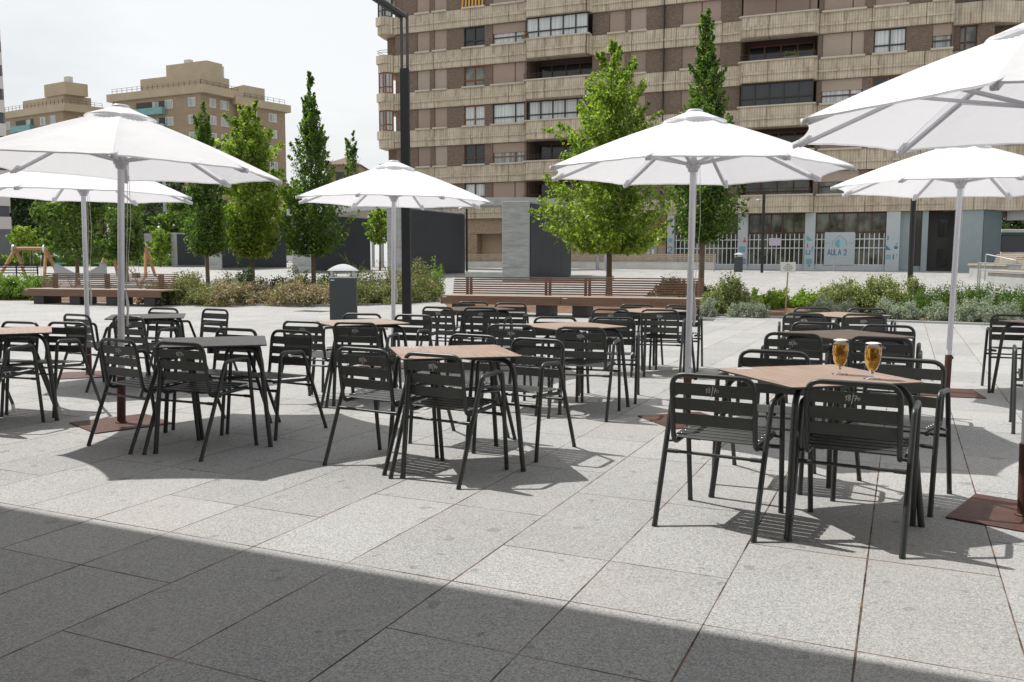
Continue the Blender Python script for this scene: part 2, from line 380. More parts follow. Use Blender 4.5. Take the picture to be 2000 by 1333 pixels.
# ------------------------------------------------------------------ the ground
def gz_(x,y):
    if y<24: return 0.
    if y<60: return .8*(y-24)/36
    return .8
mb=MB()
ys=[-30,24,36,48,60,1200]; xs=[-900,-40,0,40,900]
vs=[(x,y,gz_(x,y)) for y in ys for x in xs]; nx=len(xs)
mb.add(vs,[(j*nx+i,j*nx+i+1,(j+1)*nx+i+1,(j+1)*nx+i) for j in range(len(ys)-1) for i in range(nx-1)])
tag(mb.build('ground','granite_paving'),kind='structure')
def bed(name,poly,h=.05,matn='soil',kind='structure'):
    # poly in x,y ; draped fan on the ground
    cx=sum(p[0] for p in poly)/len(poly); cy=sum(p[1] for p in poly)/len(poly)
    mb=MB(); n=len(poly); K=8; vs=[]
    for r_ in range(K+1):
        for p in poly:
            t=1-r_/K; x=cx+(p[0]-cx)*t; y=cy+(p[1]-cy)*t
            vs.append((x,y,gz_(x,y)+(.004 if r_==0 else h*(1+.5*math.sin(x*3+y*2)))))
    fs=[(r_*n+i,r_*n+(i+1)%n,(r_+1)*n+(i+1)%n,(r_+1)*n+i) for r_ in range(K) for i in range(n)]
    mb.add(vs,fs,True); return tag(mb.build(name,matn),kind=kind)
P2=lambda px,py,z=0:tuple(on(px,py,z).xy)
def gp(px,Y): p=at(px,508,Y); return (p.x,Y)
bed('planting_bed_soil',[gp(1368,21.7),gp(1640,20.0),gp(1930,18.5),gp(2250,17.5),gp(2250,26),gp(1800,25.5),gp(1500,27.5),gp(1300,28),gp(860,29),gp(880,23)][::1])
bed('planting_bed_soil',[gp(-300,27.8),gp(60,27),gp(345,25.8),gp(640,25),gp(760,26),gp(862,28.3),gp(862,33),gp(600,35),gp(300,33),gp(-300,34)])
def kerb(pts,name='bed_kerb'):
    mb=MB()
    for (a,b) in zip(pts,pts[1:]):
        a=Vector((*a,0));b=Vector((*b,0)); d=b-a; mid=(a+b)/2
        mb.box((mid.x,mid.y,gz_(mid.x,mid.y)+.02),(d.length,.10,.06),math.atan2(d.y,d.x))
    tag(mb.build(name,'concrete',bevel=.008),kind='structure')
kerb([gp(1368,21.65),gp(1640,19.95),gp(1930,18.45),gp(2250,17.45)])
kerb([gp(345,25.7),gp(640,24.9),gp(760,25.9),gp(862,28.2)])

# ------------------------------------------------------------------ terrace building behind the camera (casts the foreground shade)
hR=6.0; off=Vector((-.56,.33,0))*hR
e0=Vector((*P2(192,1023),0)); e1=Vector((*P2(1545,1263),0)); d=(e1-e0).normalized(); nrm=Vector((d.y,-d.x,0))
a=e0+off-d*14; b_=e1+off+d*14; c_=b_+nrm*16; dd=a+nrm*16
arc_b=thing('arcade_building',(0,0,0),'grey arcade building behind the viewer whose roof edge shades the nearest paving','building')
MB().prism([tuple(a.xy),tuple(dd.xy),tuple(c_.xy),tuple(b_.xy)],hR,hR+.5).build('roof','concrete',arc_b)
q=nrm*9.2; mb=MB(); mb.prism([tuple((a+q).xy),tuple((dd).xy),tuple((c_).xy),tuple((b_+q).xy)],0,hR-.003); mb.build('wall','tan_render',arc_b)

# ------------------------------------------------------------------ chairs
def make_chair():
    t=thing('armchair',(0,0,0),'x','chair','black slatted chairs around the terrace tables')
    for s in(-1,1):
        p=fillet([(s*.255,0,.006),(s*.262,.262,.652),(s*.262,.500,.664),(s*.255,.572,.006)],[.045,.05],7)
        mb=MB(); mb.tube(p,.0142,12)
        mb.tube([(s*.255,0,0),(s*.255,.004,.016)],.0152,12); mb.tube([(s*.255,.572,0),(s*.255,.571,.016)],.0152,12)
        mb.build('leg_frame','dark_metal',t)
    # back and seat frame, one bent tube
    X=.213
    p=fillet([(-X,.535,.440),(-X,.150,.416),(-X,.098,.786),(X,.098,.786),(X,.150,.416),(X,.535,.440)],[.065,.075,.075,.065],8)
    mb=MB(); mb.tube(p,.0132,12)
    for s in(-1,1):
        for y,z in((.205,.420),(.50,.438)):
            mb.tube([(s*X,y,z),(s*.258,y+.005,z-.006)],.008,8)
    mb.build('back_frame','dark_metal',t)
    mb=MB(); mb.cur=0
    for i in range(6):
        y=.188+i*.0625; z=.440+ (y-.15)*.055
        mb.box((0,y,z+.006),(.452,.0565,.006),0)
        mb.cur=1
        for s in(-1,1): mb.lathe([(.0045,0),(.003,.002),(0,.0025)],6,(s*.205,y,z+.009))
        mb.cur=0
    mb.build('seat',['dark_slat','rivet'],t,.0015,1)
    mb=MB(); U=Vector((0,.098-.150,.786-.430)).normalized(); Nn=Vector((0,U.z,-U.y))
    rot=Matrix(((1,0,0),(0,Nn.y,U.y),(0,Nn.z,U.z)))
    for z in(.712,.632,.552):
        y=.098+(.786-z)/(.356)*.052
        mb.cur=0; mb.box((0,y,z),(.425,.008,.0625),M4=rot)
        mb.cur=1
        for s in(-1,1):
            for k in(-.018,.018):
                c=Vector((s*.203,y,z))+U*k+Nn*.0045
                mb.tube([c,c+Nn*.0025],.0032,6)
    br=mb.build('backrest',['dark_slat','rivet'],t,.0015,1)
    mb=MB(); sc=.030; y=.098+(.786-.714)/.356*.052
    strokes(mb,[[(x*sc,yy*sc) for x,yy in l] for l in T1870],Vector((-TW*sc/2,y,.714))-U*.014-Nn*.0041,(1,0,0),U,-Nn,.0028)
    mb.build('lettering','white_ink',br)
    for y,z in((.150,.372),(.533,.372)):
        mb=MB(); mb.tube([(-.252,y,z),(.252,y,z)],.0085,10)
        for s in(-1,1): mb.tube([(s*.190,y,z),(s*.252,y,z)],.0115,10)
        mb.build('stretcher','dark_metal',t)
    return t
proto_chair=make_chair(); remember(proto_chair); used=[False]
DESC={'T1':'the table with two beers','T10':'the shaded table right behind the beer table','T11':'the rearmost right table by the silvery shrubs','T2':'the front centre wood table',
'T7':'the wood table left of the centre umbrella pole','T9':'the rear table behind the centre umbrella pole','T8':'the rear table before the long bench','T6':'the table beside the farthest umbrella pole',
'T3':'the grey table right of the front left umbrella','T5':'the rear grey table at the left','T4':'the wood table cut by the left edge','T12':'the table cut by the right edge'}
POS={'a':'near left','b':'near right','c':'far left','d':'far right'}
# rail centre x,y (height .797), yaw of the rail in degrees
CH={'T1a':(1.01,4.34,-30),'T1b':(1.63,4.11,-29),'T1c':(1.68,5.53,-27),'T1d':(2.32,5.09,-36),
'T10a':(2.23,6.86,-26),'T10b':(2.79,6.53,-27),'T10c':(2.84,8.08,-24),'T10d':(3.37,7.75,-27),
'T11a':(3.19,9.46,-18),'T11b':(3.80,9.36,-14),'T11c':(3.70,10.68,-14),'T11d':(4.30,10.50,-16),
'T7a':(-.01,7.73,-14),'T7b':(.59,7.45,-18),'T7c':(.44,8.81,-8),'T7d':(1.02,8.72,-11),
'T9a':(1.17,10.28,-9),'T9b':(1.73,10.16,-16),'T9c':(1.63,11.33,-18),'T9d':(2.19,11.15,-18),
'T8a':(-.91,10.62,-25),'T8b':(-.38,10.48,-16),'T8c':(-.54,11.94,-13),'T8d':(-.02,11.63,-12),
'T2a':(-.98,5.65,-31),'T2b':(-.49,5.31,-30),'T2c':(-.30,6.67,-31),'T2d':(.19,6.34,-31),
'T6a':(-1.97,8.13,-21),'T6b':(-1.45,7.99,-15),'T6c':(-1.61,9.30,-12),'T6d':(-1.04,9.11,-21),
'T3a':(-2.85,6.24,-33),'T3b':(-2.31,5.99,-23),'T3c':(-2.30,7.22,-25),'T3d':(-1.79,7.03,-29),
'T5a':(-4.56,9.07,-29),'T5b':(-3.89,8.77,-25),'T5c':(-4.13,10.27,-20),'T5d':(-3.45,10.08,-31),
'T4c':(-4.54,7.99,-18),'T4d':(-4.08,7.94,-16)}
def put_chair(x,y,face,label):
    """x,y: rail centre, face: angle (deg) of the facing direction"""
    f=R(face); d=Vector((math.cos(f),math.sin(f),0)); o=Vector((x,y,0))-d*.10
    rz=f-math.pi/2
    if not used[0]:
        used[0]=True; proto_chair.location=o; proto_chair.rotation_euler=(0,0,rz); proto_chair['label']=label; return proto_chair
    return dup(proto_chair,o,rz,label)
for k,(x,y,yaw) in CH.items():
    T,p=k[:-1],k[-1]; face=yaw+90 if p in 'ab' else yaw-90
    put_chair(x,y,face,POS[p]+' black slatted chair at '+DESC[T])
# chairs cut by the picture edges
f=R(90-18); dd_=Vector((math.cos(f),math.sin(f),0)); rt=Vector((math.sin(f),-math.cos(f),0))
o=on(85,825)-rt*.255-dd_*.572+dd_*.10; put_chair(o.x,o.y,72,'near right black slatted chair at '+DESC['T4'])
o=on(1935,615,.79); o2=Vector((o.x,o.y,0))+Vector((math.cos(R(-22)),math.sin(R(-22)),0))*.22
put_chair(o2.x,o2.y,-112,'far left black slatted chair at '+DESC['T12'])
fn=on(1979,848); ff=on(1974,825); dv=(ff-fn).normalized(); rt=Vector((dv.y,-dv.x,0))
o=fn+rt*.255+dv*.10; put_chair(o.x,o.y,math.degrees(math.atan2(dv.y,dv.x)),'near left black slatted chair at '+DESC['T12'])

# ------------------------------------------------------------------ tables
TH=.755
def make_table(topmat):
    t=thing('terrace_table',(0,0,0),'x','table','square tables on the terrace')
    h=.385; c=.03; poly=[]
    for sx,sy in((1,1),(-1,1),(-1,-1),(1,-1)):
        cx,cy=sx*(h-c),sy*(h-c); a0={(1,1):0,(-1,1):90,(-1,-1):180,(1,-1):270}[(sx,sy)]
        poly+=[(cx+c*math.cos(R(a0+k*22.5)),cy+c*math.sin(R(a0+k*22.5))) for k in range(5)]
    top=MB(); top.prism(poly,TH-.004,TH); top.build('table_top',topmat,t,.001,1)
    und=MB(); und.prism([(x*.997,y*.997) for x,y in poly],TH-.012,TH-.0042); und.build('underside','dark_metal',t)
    fr=MB()
    fr.box((0,0,TH-.03),(.42,.05,.03),R(45)); fr.box((0,0,TH-.0305),(.42,.05,.03),R(-45)); fr.tube([(0,0,TH-.09),(0,0,TH-.012)],.045,16)
    fr.build('underframe','dark_metal',t)
    for sx,sy in((1,1),(-1,1),(-1,-1),(1,-1)):
        p=fillet([(sx*.08,sy*.08,TH-.034),(sx*.335,sy*.335,TH-.034),(sx*.392,sy*.392,.004)],[.12],10)
        l=MB(); l.tube(p,.0165,14); l.tube([(sx*.392,sy*.392,0),(sx*.3915,sy*.3915,.018)],.018,14)
        leg=l.build('leg','dark_metal',t)
        b=MB(); b.box((sx*.215,sy*.215,TH-.022),(.035,.03,.018),R(45)); b.build('bracket','galvanised',leg)
    mb=MB(); sc=.026
    # on the left corner, read from the far side
    sc=.050; strokes(mb,[[(x*sc,y*sc) for x,y in l] for l in T1870],(-.355,-.19,TH+.0002),(0,-1,0),(1,0,0),(0,0,1),.006)
    mb.build('lettering','white_ink',t)
    return t
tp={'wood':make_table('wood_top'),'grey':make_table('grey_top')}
for q in tp.values(): remember(q)
tused=set()
TB={'T1':(1.64,4.66,-30,'wood','square brown wood-look table carrying two glasses of beer'),
'T2':(-.40,5.83,-31,'wood','square brown wood-look table front and centre between four chairs'),
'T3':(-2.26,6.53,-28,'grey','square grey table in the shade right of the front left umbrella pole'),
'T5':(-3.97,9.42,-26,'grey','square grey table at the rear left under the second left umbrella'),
'T4':(-4.40,7.45,-17,'wood','square brown table cut off by the left edge of the picture'),
'T6':(-1.51,8.58,-17,'wood','square brown table before the farthest umbrella pole and the litter bin'),
'T7':(.55,8.17,-13,'wood','square brown table left of the centre umbrella pole, in full sun'),
'T8':(-.48,11.05,-16,'wood','square dark brown table at the rear, before the long bench left end'),
'T9':(1.70,10.68,-15,'wood','square brown table at the rear beside the centre umbrella pole'),
'T10':(2.79,7.26,-26,'wood','square brown table in shade directly behind the table with beers'),
'T11':(3.77,9.92,-16,'wood','square brown table at the rear right, nearest the silvery shrubs'),
'T12':(5.52,8.75,-22,'wood','square brown table cut off by the right edge of the picture')}
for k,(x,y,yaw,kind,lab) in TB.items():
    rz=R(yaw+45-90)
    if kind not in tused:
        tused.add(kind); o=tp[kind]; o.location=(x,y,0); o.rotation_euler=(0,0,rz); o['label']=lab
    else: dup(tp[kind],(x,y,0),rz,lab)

# ------------------------------------------------------------------ beer glasses
def glass(px,py,label):
    p=on(px,py,TH); t=thing('beer_glass',(p.x,p.y,TH+.0015),label,'beer glass','glasses of beer on the near right table')
    K_=1.2
    o=[(.0,.0),(.034,.0),(.035,.003),(.012,.007),(.0055,.013),(.0055,.030),(.008,.036),(.020,.052),(.030,.078),(.034,.105),(.0350,.130),(.0342,.160),(.0330,.186)]
    i_=[(.0317,.186),(.0329,.160),(.0337,.130),(.0327,.105),(.0287,.079),(.0190,.054),(.006,.041),(.0,.040)]
    MB().lathe([(a_*K_,z_) for a_,z_ in o+i_],32).build('bowl','clear_glass',t)
    b=[(0,.0405),(.006,.0412),(.0189,.0542),(.0286,.079),(.0326,.105),(.0336,.130),(.0328,.160),(.0324,.166),(0,.166)]
    MB().lathe([(a_*K_,z_) for a_,z_ in b],32).build('beer','beer',t)
    fm=MB(); fm.lathe([(a_*K_,z_) for a_,z_ in [(0,.1662),(.0323,.1662),(.0317,.178),(.0312,.187),(.018,.191),(0,.192)]],32); fm.build('foam','foam',t)
    # small printed emblem: a looping flourish facing the viewer
    mb=MB(); r=.0341*1.2
    ln=[[( .9*math.cos(a_*.35)*(.010)+.0, .004*math.sin(a_*.7)) for a_ in range(-9,10)],[(-.012,-.002),(-.004,-.006),(.006,-.005),(.012,-.009)]]
    for l in ln:
        pts=[]
        for x,z in l: a_=-math.pi/2+x/r; pts.append((r*1.008*math.cos(a_),r*1.008*math.sin(a_),.145+z))
        mb.tube(pts,.0011,6)
    mb.build('emblem','cloth_tan',t)
    return t
glass(1640,732,'left beer glass, full with a white head, on the near right table')
glass(1703,741,'right beer glass, full and nearer the table corner')

# ------------------------------------------------------------------ umbrellas
UR,ZR,ZA=1.275,2.10,2.555
def make_umbrella():
    t=thing('parasol',(0,0,0),'x','umbrella','white octagonal parasols over the terrace')
    pl=MB(); pl.box((0,0,.006),(.62,.62,.008),0); pl.build('base_plate','brown_steel',t,.002,1)
    sl_=MB(); sl_.tube([(0,0,.01),(0,0,.40)],.034,20); sl_.lathe([(.034,.01),(.046,.012),(.046,.018),(.034,.02)],20)
    sv=sl_.build('sleeve','brown_steel',t)
    kb=MB(); kb.tube([(.03,0,.365),(.062,0,.365)],.006,8); kb.tube([(.060,0,.365),(.068,0,.365),(.085,0,.365)],[.010,.020,.017],6); kb.build('knob','knob_black',sv)
    po=MB(); po.tube([(0,0,.40),(0,0,2.54)],.0265,20); pole=po.build('pole','alu_white',t)
    pin=MB(); pin.tube([(0,-.03,.46),(0,.03,.46)],.004,6); pin.build('pin','knob_black',pole)
    hb=MB(); hb.lathe([(.0265,2.10),(.040,2.105),(.046,2.13),(.060,2.145),(.062,2.19),(.045,2.20),(.0265,2.205)],20); hb.build('hub','alu_grey',t)
    tb=MB(); tb.lathe([(.0265,2.475),(.05,2.48),(.055,2.525),(.03,2.54),(.0,2.545)],16); tb.build('top_hub','alu_grey',t)
    V=[Vector((math.cos(R(45*k)),math.sin(R(45*k)),0)) for k in range(8)]
    for k in range(8):
        e=V[k]; r_=MB(); s_=MB()
        def bar(mb,p,q,w,h):
            d=(q-p).normalized(); sd=Vector((-e.y,e.x,0)); up=sd.cross(d).normalized()
            if up.z<0: up=-up
            vs=[c+sd*sx*w/2+up*sz*h/2 for c in(p,q) for sx in(-1,1) for sz in(-1,1)]
            mb.add(vs,[(0,1,3,2),(4,6,7,5),(0,4,5,1),(2,3,7,6),(0,2,6,4),(1,5,7,3)])
        bar(r_,e*.05+Vector((0,0,2.505)),e*(UR-.03)+Vector((0,0,ZR-.022)),.030,.020)
        rb=r_.build('rib','alu_grey',t,.002,1)
        zz=2.505+(ZR-.022-2.505)*(.60-.05)/(UR-.08)
        bar(s_,e*.055+Vector((0,0,2.168)),e*.62+Vector((0,0,zz-.02)),.028,.018); s_.build('strut','alu_grey',rb,.002,1)
        rp=MB()
    # canopy: eight taut panels, hem pulled in between the corners
    mb=MB(); ns_,nt_=16,18
    for k in range(8):
        a_,b2=V[k],V[(k+1)%8]; vs=[]
        for i in range(ns_+1):
            s=i/ns_; r=.07+(UR-.07)*s; z=ZA+(ZR-ZA)*(s*.985+.015*s*s)+.018*math.sin(math.pi*s)
            for j in range(nt_+1):
                u=j/nt_; p=(a_*(1-u)+b2*u)*r; bow=4*u*(1-u)
                p*=1-.045*bow*s**3
                zz=z-.022*bow*math.sin(math.pi*min(s*1.02,1))+.006*bow*s**4
                zz+=.004*math.sin(7*u+4*s+k*1.7)*bow*s*(1-s)*3+.0028*math.sin(26*u+k*2.3+3*s)*(1-bow*.75)*s*s+.002*math.sin(40*u+k)*(1-s)**3*4*bow
                vs.append((p.x,p.y,zz))
        fs=[(i*(nt_+1)+j,(i+1)*(nt_+1)+j,(i+1)*(nt_+1)+j+1,i*(nt_+1)+j+1) for i in range(ns_) for j in range(nt_)]
        mb.add(vs,fs,True)
        # folded hem
        hv=[]
        for j in range(nt_+1):
            x,y,z=vs[ns_*(nt_+1)+j]; hv+=[(x*.9995,y*.9995,z+.0005),(x*.9985,y*.9985,z-.010)]
        mb.add(hv,[(2*j,2*j+2,2*j+3,2*j+1) for j in range(nt_)],True)
    cn=mb.build('canopy','umbrella_fabric',t)
    for k in range(8):   # corner pockets
        mb=MB()
        e=V[k]; sd=Vector((-e.y,e.x,0)); dn=Vector((0,0,1)); z0=ZR
        slope=(ZA-ZR)/(UR-.07)
        p0=e*(UR+.004)+dn*(z0-.002); p1=e*(UR-.10)+dn*(z0-.002+slope*.104)
        mb.add([p0+sd*.018+dn*.002,p0-sd*.018+dn*.002,p0-sd*.014-dn*.032,p0+sd*.014-dn*.032,p1+sd*.030-dn*.003,p1-sd*.030-dn*.003,p1-sd*.017-dn*.034,p1+sd*.017-dn*.034],
               [(0,1,2,3),(4,7,6,5),(0,4,5,1),(1,5,6,2),(2,6,7,3),(3,7,4,0)],True)
        mb.build('corner_pocket','umbrella_fabric',cn)
    mb=MB(); rv=.27
    for k in range(8):
        a_,b2=V[k],V[(k+1)%8]; vs=[]
        for i in range(7):
            s=i/6; r=.055+(rv-.055)*s; z=2.598-.088*s
            for j in range(9):
                u=j/8; p=(a_*(1-u)+b2*u)*r; bow=4*u*(1-u); vs.append((p.x,p.y,z+.010*bow*s**2))
        mb.add(vs,[(i*9+j,(i+1)*9+j,(i+1)*9+j+1,i*9+j+1) for i in range(6) for j in range(8)],True)
        hv=[]
        for j in range(9):
            x,y,z=vs[54+j]; hv+=[(x,y,z),(x*1.008,y*1.008,z-.014)]
        mb.add(hv,[(2*j,2*j+2,2*j+3,2*j+1) for j in range(8)],True)
    vc=mb.build('vent_cap','umbrella_fabric',cn)
    fn_=MB(); fn_.lathe([(.0,2.612),(.055,2.612),(.07,2.603),(.07,2.588),(.05,2.58)],20); fn_.build('finial','alu_white',vc)
    rp=MB(); rp.tube([(.05,.02,2.14),(.045,.02,1.6),(.034,.02,1.05)],.0022,5); rp.tube([(.055,-.015,2.14),(.075,-.01,1.7),(.034,-.01,1.05)],.0022,5)
    rp.tube(fillet([(.034,.005,1.10),(.055,.02,1.0),(.045,.0,.78),(.05,-.015,.95),(.036,.0,1.1)],.03,4),.008,6)
    rp.build('cord','rope_white',t)
    return t
pu=make_umbrella(); remember(pu)
# canopy yaw, base yaw are one piece: rotate the whole
UM=[(237,828,22,'front left white parasol, its pole rising from a rust-brown plate'),
    (174,733,42,'rear left white parasol, half hidden behind the bigger front left one'),
    (1341,822,19,'centre right white parasol, pole beside the table with beers'),
    (1848,768,40,'rear right white parasol with its black clamp knob showing'),
    (2000,1010,7,'nearest white parasol, cut off by the right edge')]
first=True
def put_umb(loc,rz,lab):
    global first
    if first: first=False; pu.location=loc; pu.rotation_euler=(0,0,R(rz)); pu['label']=lab; return pu
    return dup(pu,loc,R(rz),lab)
for px,py,rz,lab in UM:
    p=on(px,py); put_umb((p.x,p.y,0),rz,lab)
put_umb((-1.53,11.1,0),34,'farthest white parasol, small in the middle beside the dark lamp post')
# per-parasol turn of the base plates (plates lie at their own angle)
plates=[o for o in C.objects if o.name.startswith('base_plate')]
turn={0:22,1:-20,2:0,3:-56,4:-48,5:10}
for i,o in enumerate(sorted(plates,key=lambda q:q.name)): o.rotation_euler=(0,0,R(turn.get(i,0)))
# poles are not perfectly plumb: lean everything but the plate
LEAN={0:2.2,1:.7,2:.3,3:1.1,4:-1.2,5:.8}
for i,o in enumerate(sorted(plates,key=lambda q:q.name)):
    root=o.parent; Z_=Matrix.Rotation(root.rotation_euler.z,4,'Z'); T_=Z_.inverted()@Matrix.Rotation(R(LEAN[i]),4,'Y')@Z_
    for c_ in [q for q in C.objects if q.parent==root and q is not o]: c_.matrix_basis=T_@c_.matrix_basis

# ------------------------------------------------------------------ foliage helpers
def leafcloud(name,pts,size,matn,parent=None,up=.3,aspect=.55,jit=.35,loc=(0,0,0)):
    n=len(pts); pts=np.asarray(pts)
    d=rng.normal(size=(n,3)); d/=np.linalg.norm(d,axis=1)[:,None]
    nn=rng.normal(size=(n,3)); nn[:,2]+=up*2; 
    s=np.cross(d,nn); s/=np.linalg.norm(s,axis=1)[:,None]+1e-9
    nrm=np.cross(s,d)
    L=size*(1+jit*rng.uniform(-1,1,n))[:,None]
    v0=pts-d*L*.5; v2=pts+d*L*.5; v1=pts+s*L*aspect*.5+nrm*L*.10; v3=pts-s*L*aspect*.5+nrm*L*.10
    V_=np.stack([v0,v1,v2,v3],1).reshape(-1,3)
    me=bpy.data.meshes.new(name)
    me.vertices.add(4*n); me.vertices.foreach_set('co',V_.astype(np.float32).ravel())
    me.loops.add(4*n); me.loops.foreach_set('vertex_index',np.arange(4*n,dtype=np.int32))
    me.polygons.add(n); me.polygons.foreach_set('loop_start',np.arange(0,4*n,4,dtype=np.int32)); me.polygons.foreach_set('loop_total',np.full(n,4,dtype=np.int32))
    me.update(calc_edges=True); me.materials.append(M[matn])
    o=bpy.data.objects.new(name,me); C.objects.link(o); o.location=loc
    if parent: o.parent=parent
    return o
def tree(name,px,Y,top_y,prof,label,cat='tree',leaf='leaf_mid',n=6000,ls=.14,trunk_r=.09,clear=None,clump=.35,group=None,base_z=None,seed=0,lean=0,spike=0,nclump=None):
    """prof: list of (height fraction of total, radius m); crown starts at prof[0]"""
    rg=np.random.default_rng(seed+int(px)); p=at(px,508,Y); bz=gz_(p.x,Y) if base_z is None else base_z
    ztop=at(px,top_y,Y).z; Ht=ztop-bz
    t=thing(name,(p.x,Y,bz),label,cat,group)
    hs=np.array([a[0] for a in prof]); rs=np.array([a[1] for a in prof])
    lo,hi=hs[0],hs[-1]
    rad=lambda h:np.interp(h,hs,rs)
    # leafy shoots: each runs from inside the crown up and out to its tip
    nc=int((nclump or max(30,n//110))*1.15); ph1,ph2=rg.uniform(0,6,2); st=[];tp=[]
    while len(tp)<nc:
        h=rg.uniform(lo,hi)
        if rg.uniform()>np.interp(h,hs,rs)/rs.max()+.10: continue
        a=rg.uniform(0,2*math.pi); q=math.sqrt(rg.uniform(.10,1))*(1.22 if rg.uniform()<.12 else 1)
        r=rad(h)*q*(1+.16*math.sin(2*a+ph1+h*5)+.13*math.sin(5*a+h*17+ph2)+.08*rg.normal())
        L=(.10+.10*rg.uniform())*(hi-lo)*Ht*(.6+.5*min(1,rad(h)/rs.max()))
        z=h*Ht; zs=max(z-L*(.8-.25*(h-lo)/(hi-lo)),lo*Ht)
        st.append((r*.45*math.cos(a),r*.45*math.sin(a),zs)); tp.append((r*math.cos(a),r*math.sin(a),z+.05*L))
    st=np.array(st);tp=np.array(tp)
    n=int(n*1.75); k=rg.integers(0,nc,n); t_=rg.uniform(0,1,n)**.85
    wd=clump*np.clip(rad(tp[k,2]/Ht)/rs.max(),.28,1)*(.50-.40*t_)
    pts=st[k]*(1-t_)[:,None]+tp[k]*t_[:,None]+rg.normal(size=(n,3))*wd[:,None]
    nf=n//6; hh=rg.uniform(lo,hi-.12,nf); aa=rg.uniform(0,6.283,nf); rr_=rad(hh)*np.sqrt(rg.uniform(0,1,nf))*.62; pts[:nf]=np.stack([rr_*np.cos(aa),rr_*np.sin(aa),hh*Ht],1)
    keep=(pts[:,2]>lo*Ht*.93)&(pts[:,2]<Ht*1.01); pts=pts[keep]
    leafcloud('crown',pts,ls*1.05,leaf,t,jit=.5)
    # trunk with limbs
    mb=MB(); zt=Ht*(lo+(hi-lo)*.75); pth=[]; rr=[]
    for i in range(9):
        s=i/8; pth.append((.05*math.sin(s*4+px)*s+lean*s,.05*math.cos(s*5+px)*s,zt*s)); rr.append(trunk_r*(1-.8*s)*(1.25 if i==0 else 1))
    mb.tube(pth,rr,10)
    for i in range(16):
        h=lo*.95+(hi-lo)*.75*i/16; a=i*2.4; z0=h*Ht; r=float(rad(min(h+.12,hi)))*.8
        st=Vector((lean*z0/zt,0,z0)); en=Vector((math.cos(a)*r,math.sin(a)*r,z0+Ht*.10+r*.3)); md=(st+en)/2+Vector((0,0,-.04*Ht*.3))
        mb.tube([st,md,en],[trunk_r*.35,trunk_r*.22,.008],6)
    mb.build('trunk','bark',t)
    return t
def shrub(name,x,y,rx,ry,h,leaf,n,ls,label,cat='shrub',group=None,up=.3,seed=1,aspect=.55,rough=.14):
    rg=np.random.default_rng(seed+int(x*37+y*91)); bz=gz_(x,y)
    t=thing(name,(x,y,bz),label,cat,group)
    n=int(n*1.6); ls=ls*1.08; nc=max(12,n//45); th=rg.uniform(0,2*math.pi,nc); ph=np.arccos(rg.uniform(0,1,nc)); q=rg.uniform(.55,1.0,nc)*(1+rough*rg.normal(size=nc))
    cs=np.stack([rx*q*np.sin(ph)*np.cos(th),ry*q*np.sin(ph)*np.sin(th),h*.92*q*np.cos(ph)],1); jt=.11 if rough>.1 else .075
    k=rg.integers(0,nc,n); pts=cs[k]+rg.normal(size=(n,3))*np.array([rx,ry,h])*jt
    pts[:,2]=np.abs(pts[:,2])+.02
    leafcloud('foliage',pts,ls,leaf,t,up,aspect)
    mb=MB()
    for i in range(7):
        a=i*2.1; mb.tube([(0,0,0),(math.cos(a)*rx*.3,math.sin(a)*ry*.3,h*.35),(math.cos(a)*rx*.65,math.sin(a)*ry*.65,h*.7)],[.018,.012,.005],5)
    mb.build('stem','bark',t)
    return t

# ------------------------------------------------------------------ trees near the terrace
hb=[(.0,0)]
tree('hornbeam_tree',1370,22.3,5,[(.245,.45),(.30,.85),(.38,1.08),(.48,1.05),(.58,.92),(.69,.72),(.78,.50),(.86,.33),(.94,.15),(1,.04)],'tall narrow dark hornbeam right of the centre parasol pole',leaf='leaf_hornbeam',n=13500,ls=.085,trunk_r=.085,clump=.30,group=None,seed=1,spike=.5,nclump=210)
tree('maple_tree',1190,26.5,78,[(.205,.9),(.25,1.85),(.34,2.15),(.45,2.0),(.55,1.6),(.65,1.62),(.75,1.45),(.86,1.1),(.95,.6),(1,.25)],'big light green maple with broad crown behind the long bench',leaf='leaf_maple',n=14500,ls=.125,trunk_r=.10,clump=.42,seed=2,spike=.6,nclump=190)
tree('hornbeam_tree',405,27.5,170,[(.225,.4),(.29,.75),(.38,.85),(.5,.72),(.62,.60),(.75,.42),(.88,.26),(1,.05)],'narrow hornbeam behind the edge of the front left parasol, leftmost of three',leaf='leaf_hornbeam',n=8000,ls=.09,trunk_r=.07,clump=.28,group=None,seed=3,spike=.5,nclump=130)
tree('maple_tree',493,31,198,[(.20,.5),(.26,1.05),(.36,1.3),(.5,1.38),(.64,1.35),(.78,1.2),(.9,.75),(1,.25)],'light green maple left of the centre, between two dark hornbeams',leaf='leaf_maple',n=9500,ls=.13,trunk_r=.085,clump=.40,seed=4,spike=.5,nclump=130)
tree('hornbeam_tree',612,30,135,[(.185,.35),(.24,.95),(.33,1.2),(.45,1.12),(.56,1.0),(.68,.78),(.80,.48),(.9,.22),(1,.04)],'dark pointed hornbeam beside the farthest parasol, tip against the sky',leaf='leaf_hornbeam',n=11000,ls=.095,trunk_r=.085,clump=.30,group=None,seed=5,spike=.6,nclump=170)
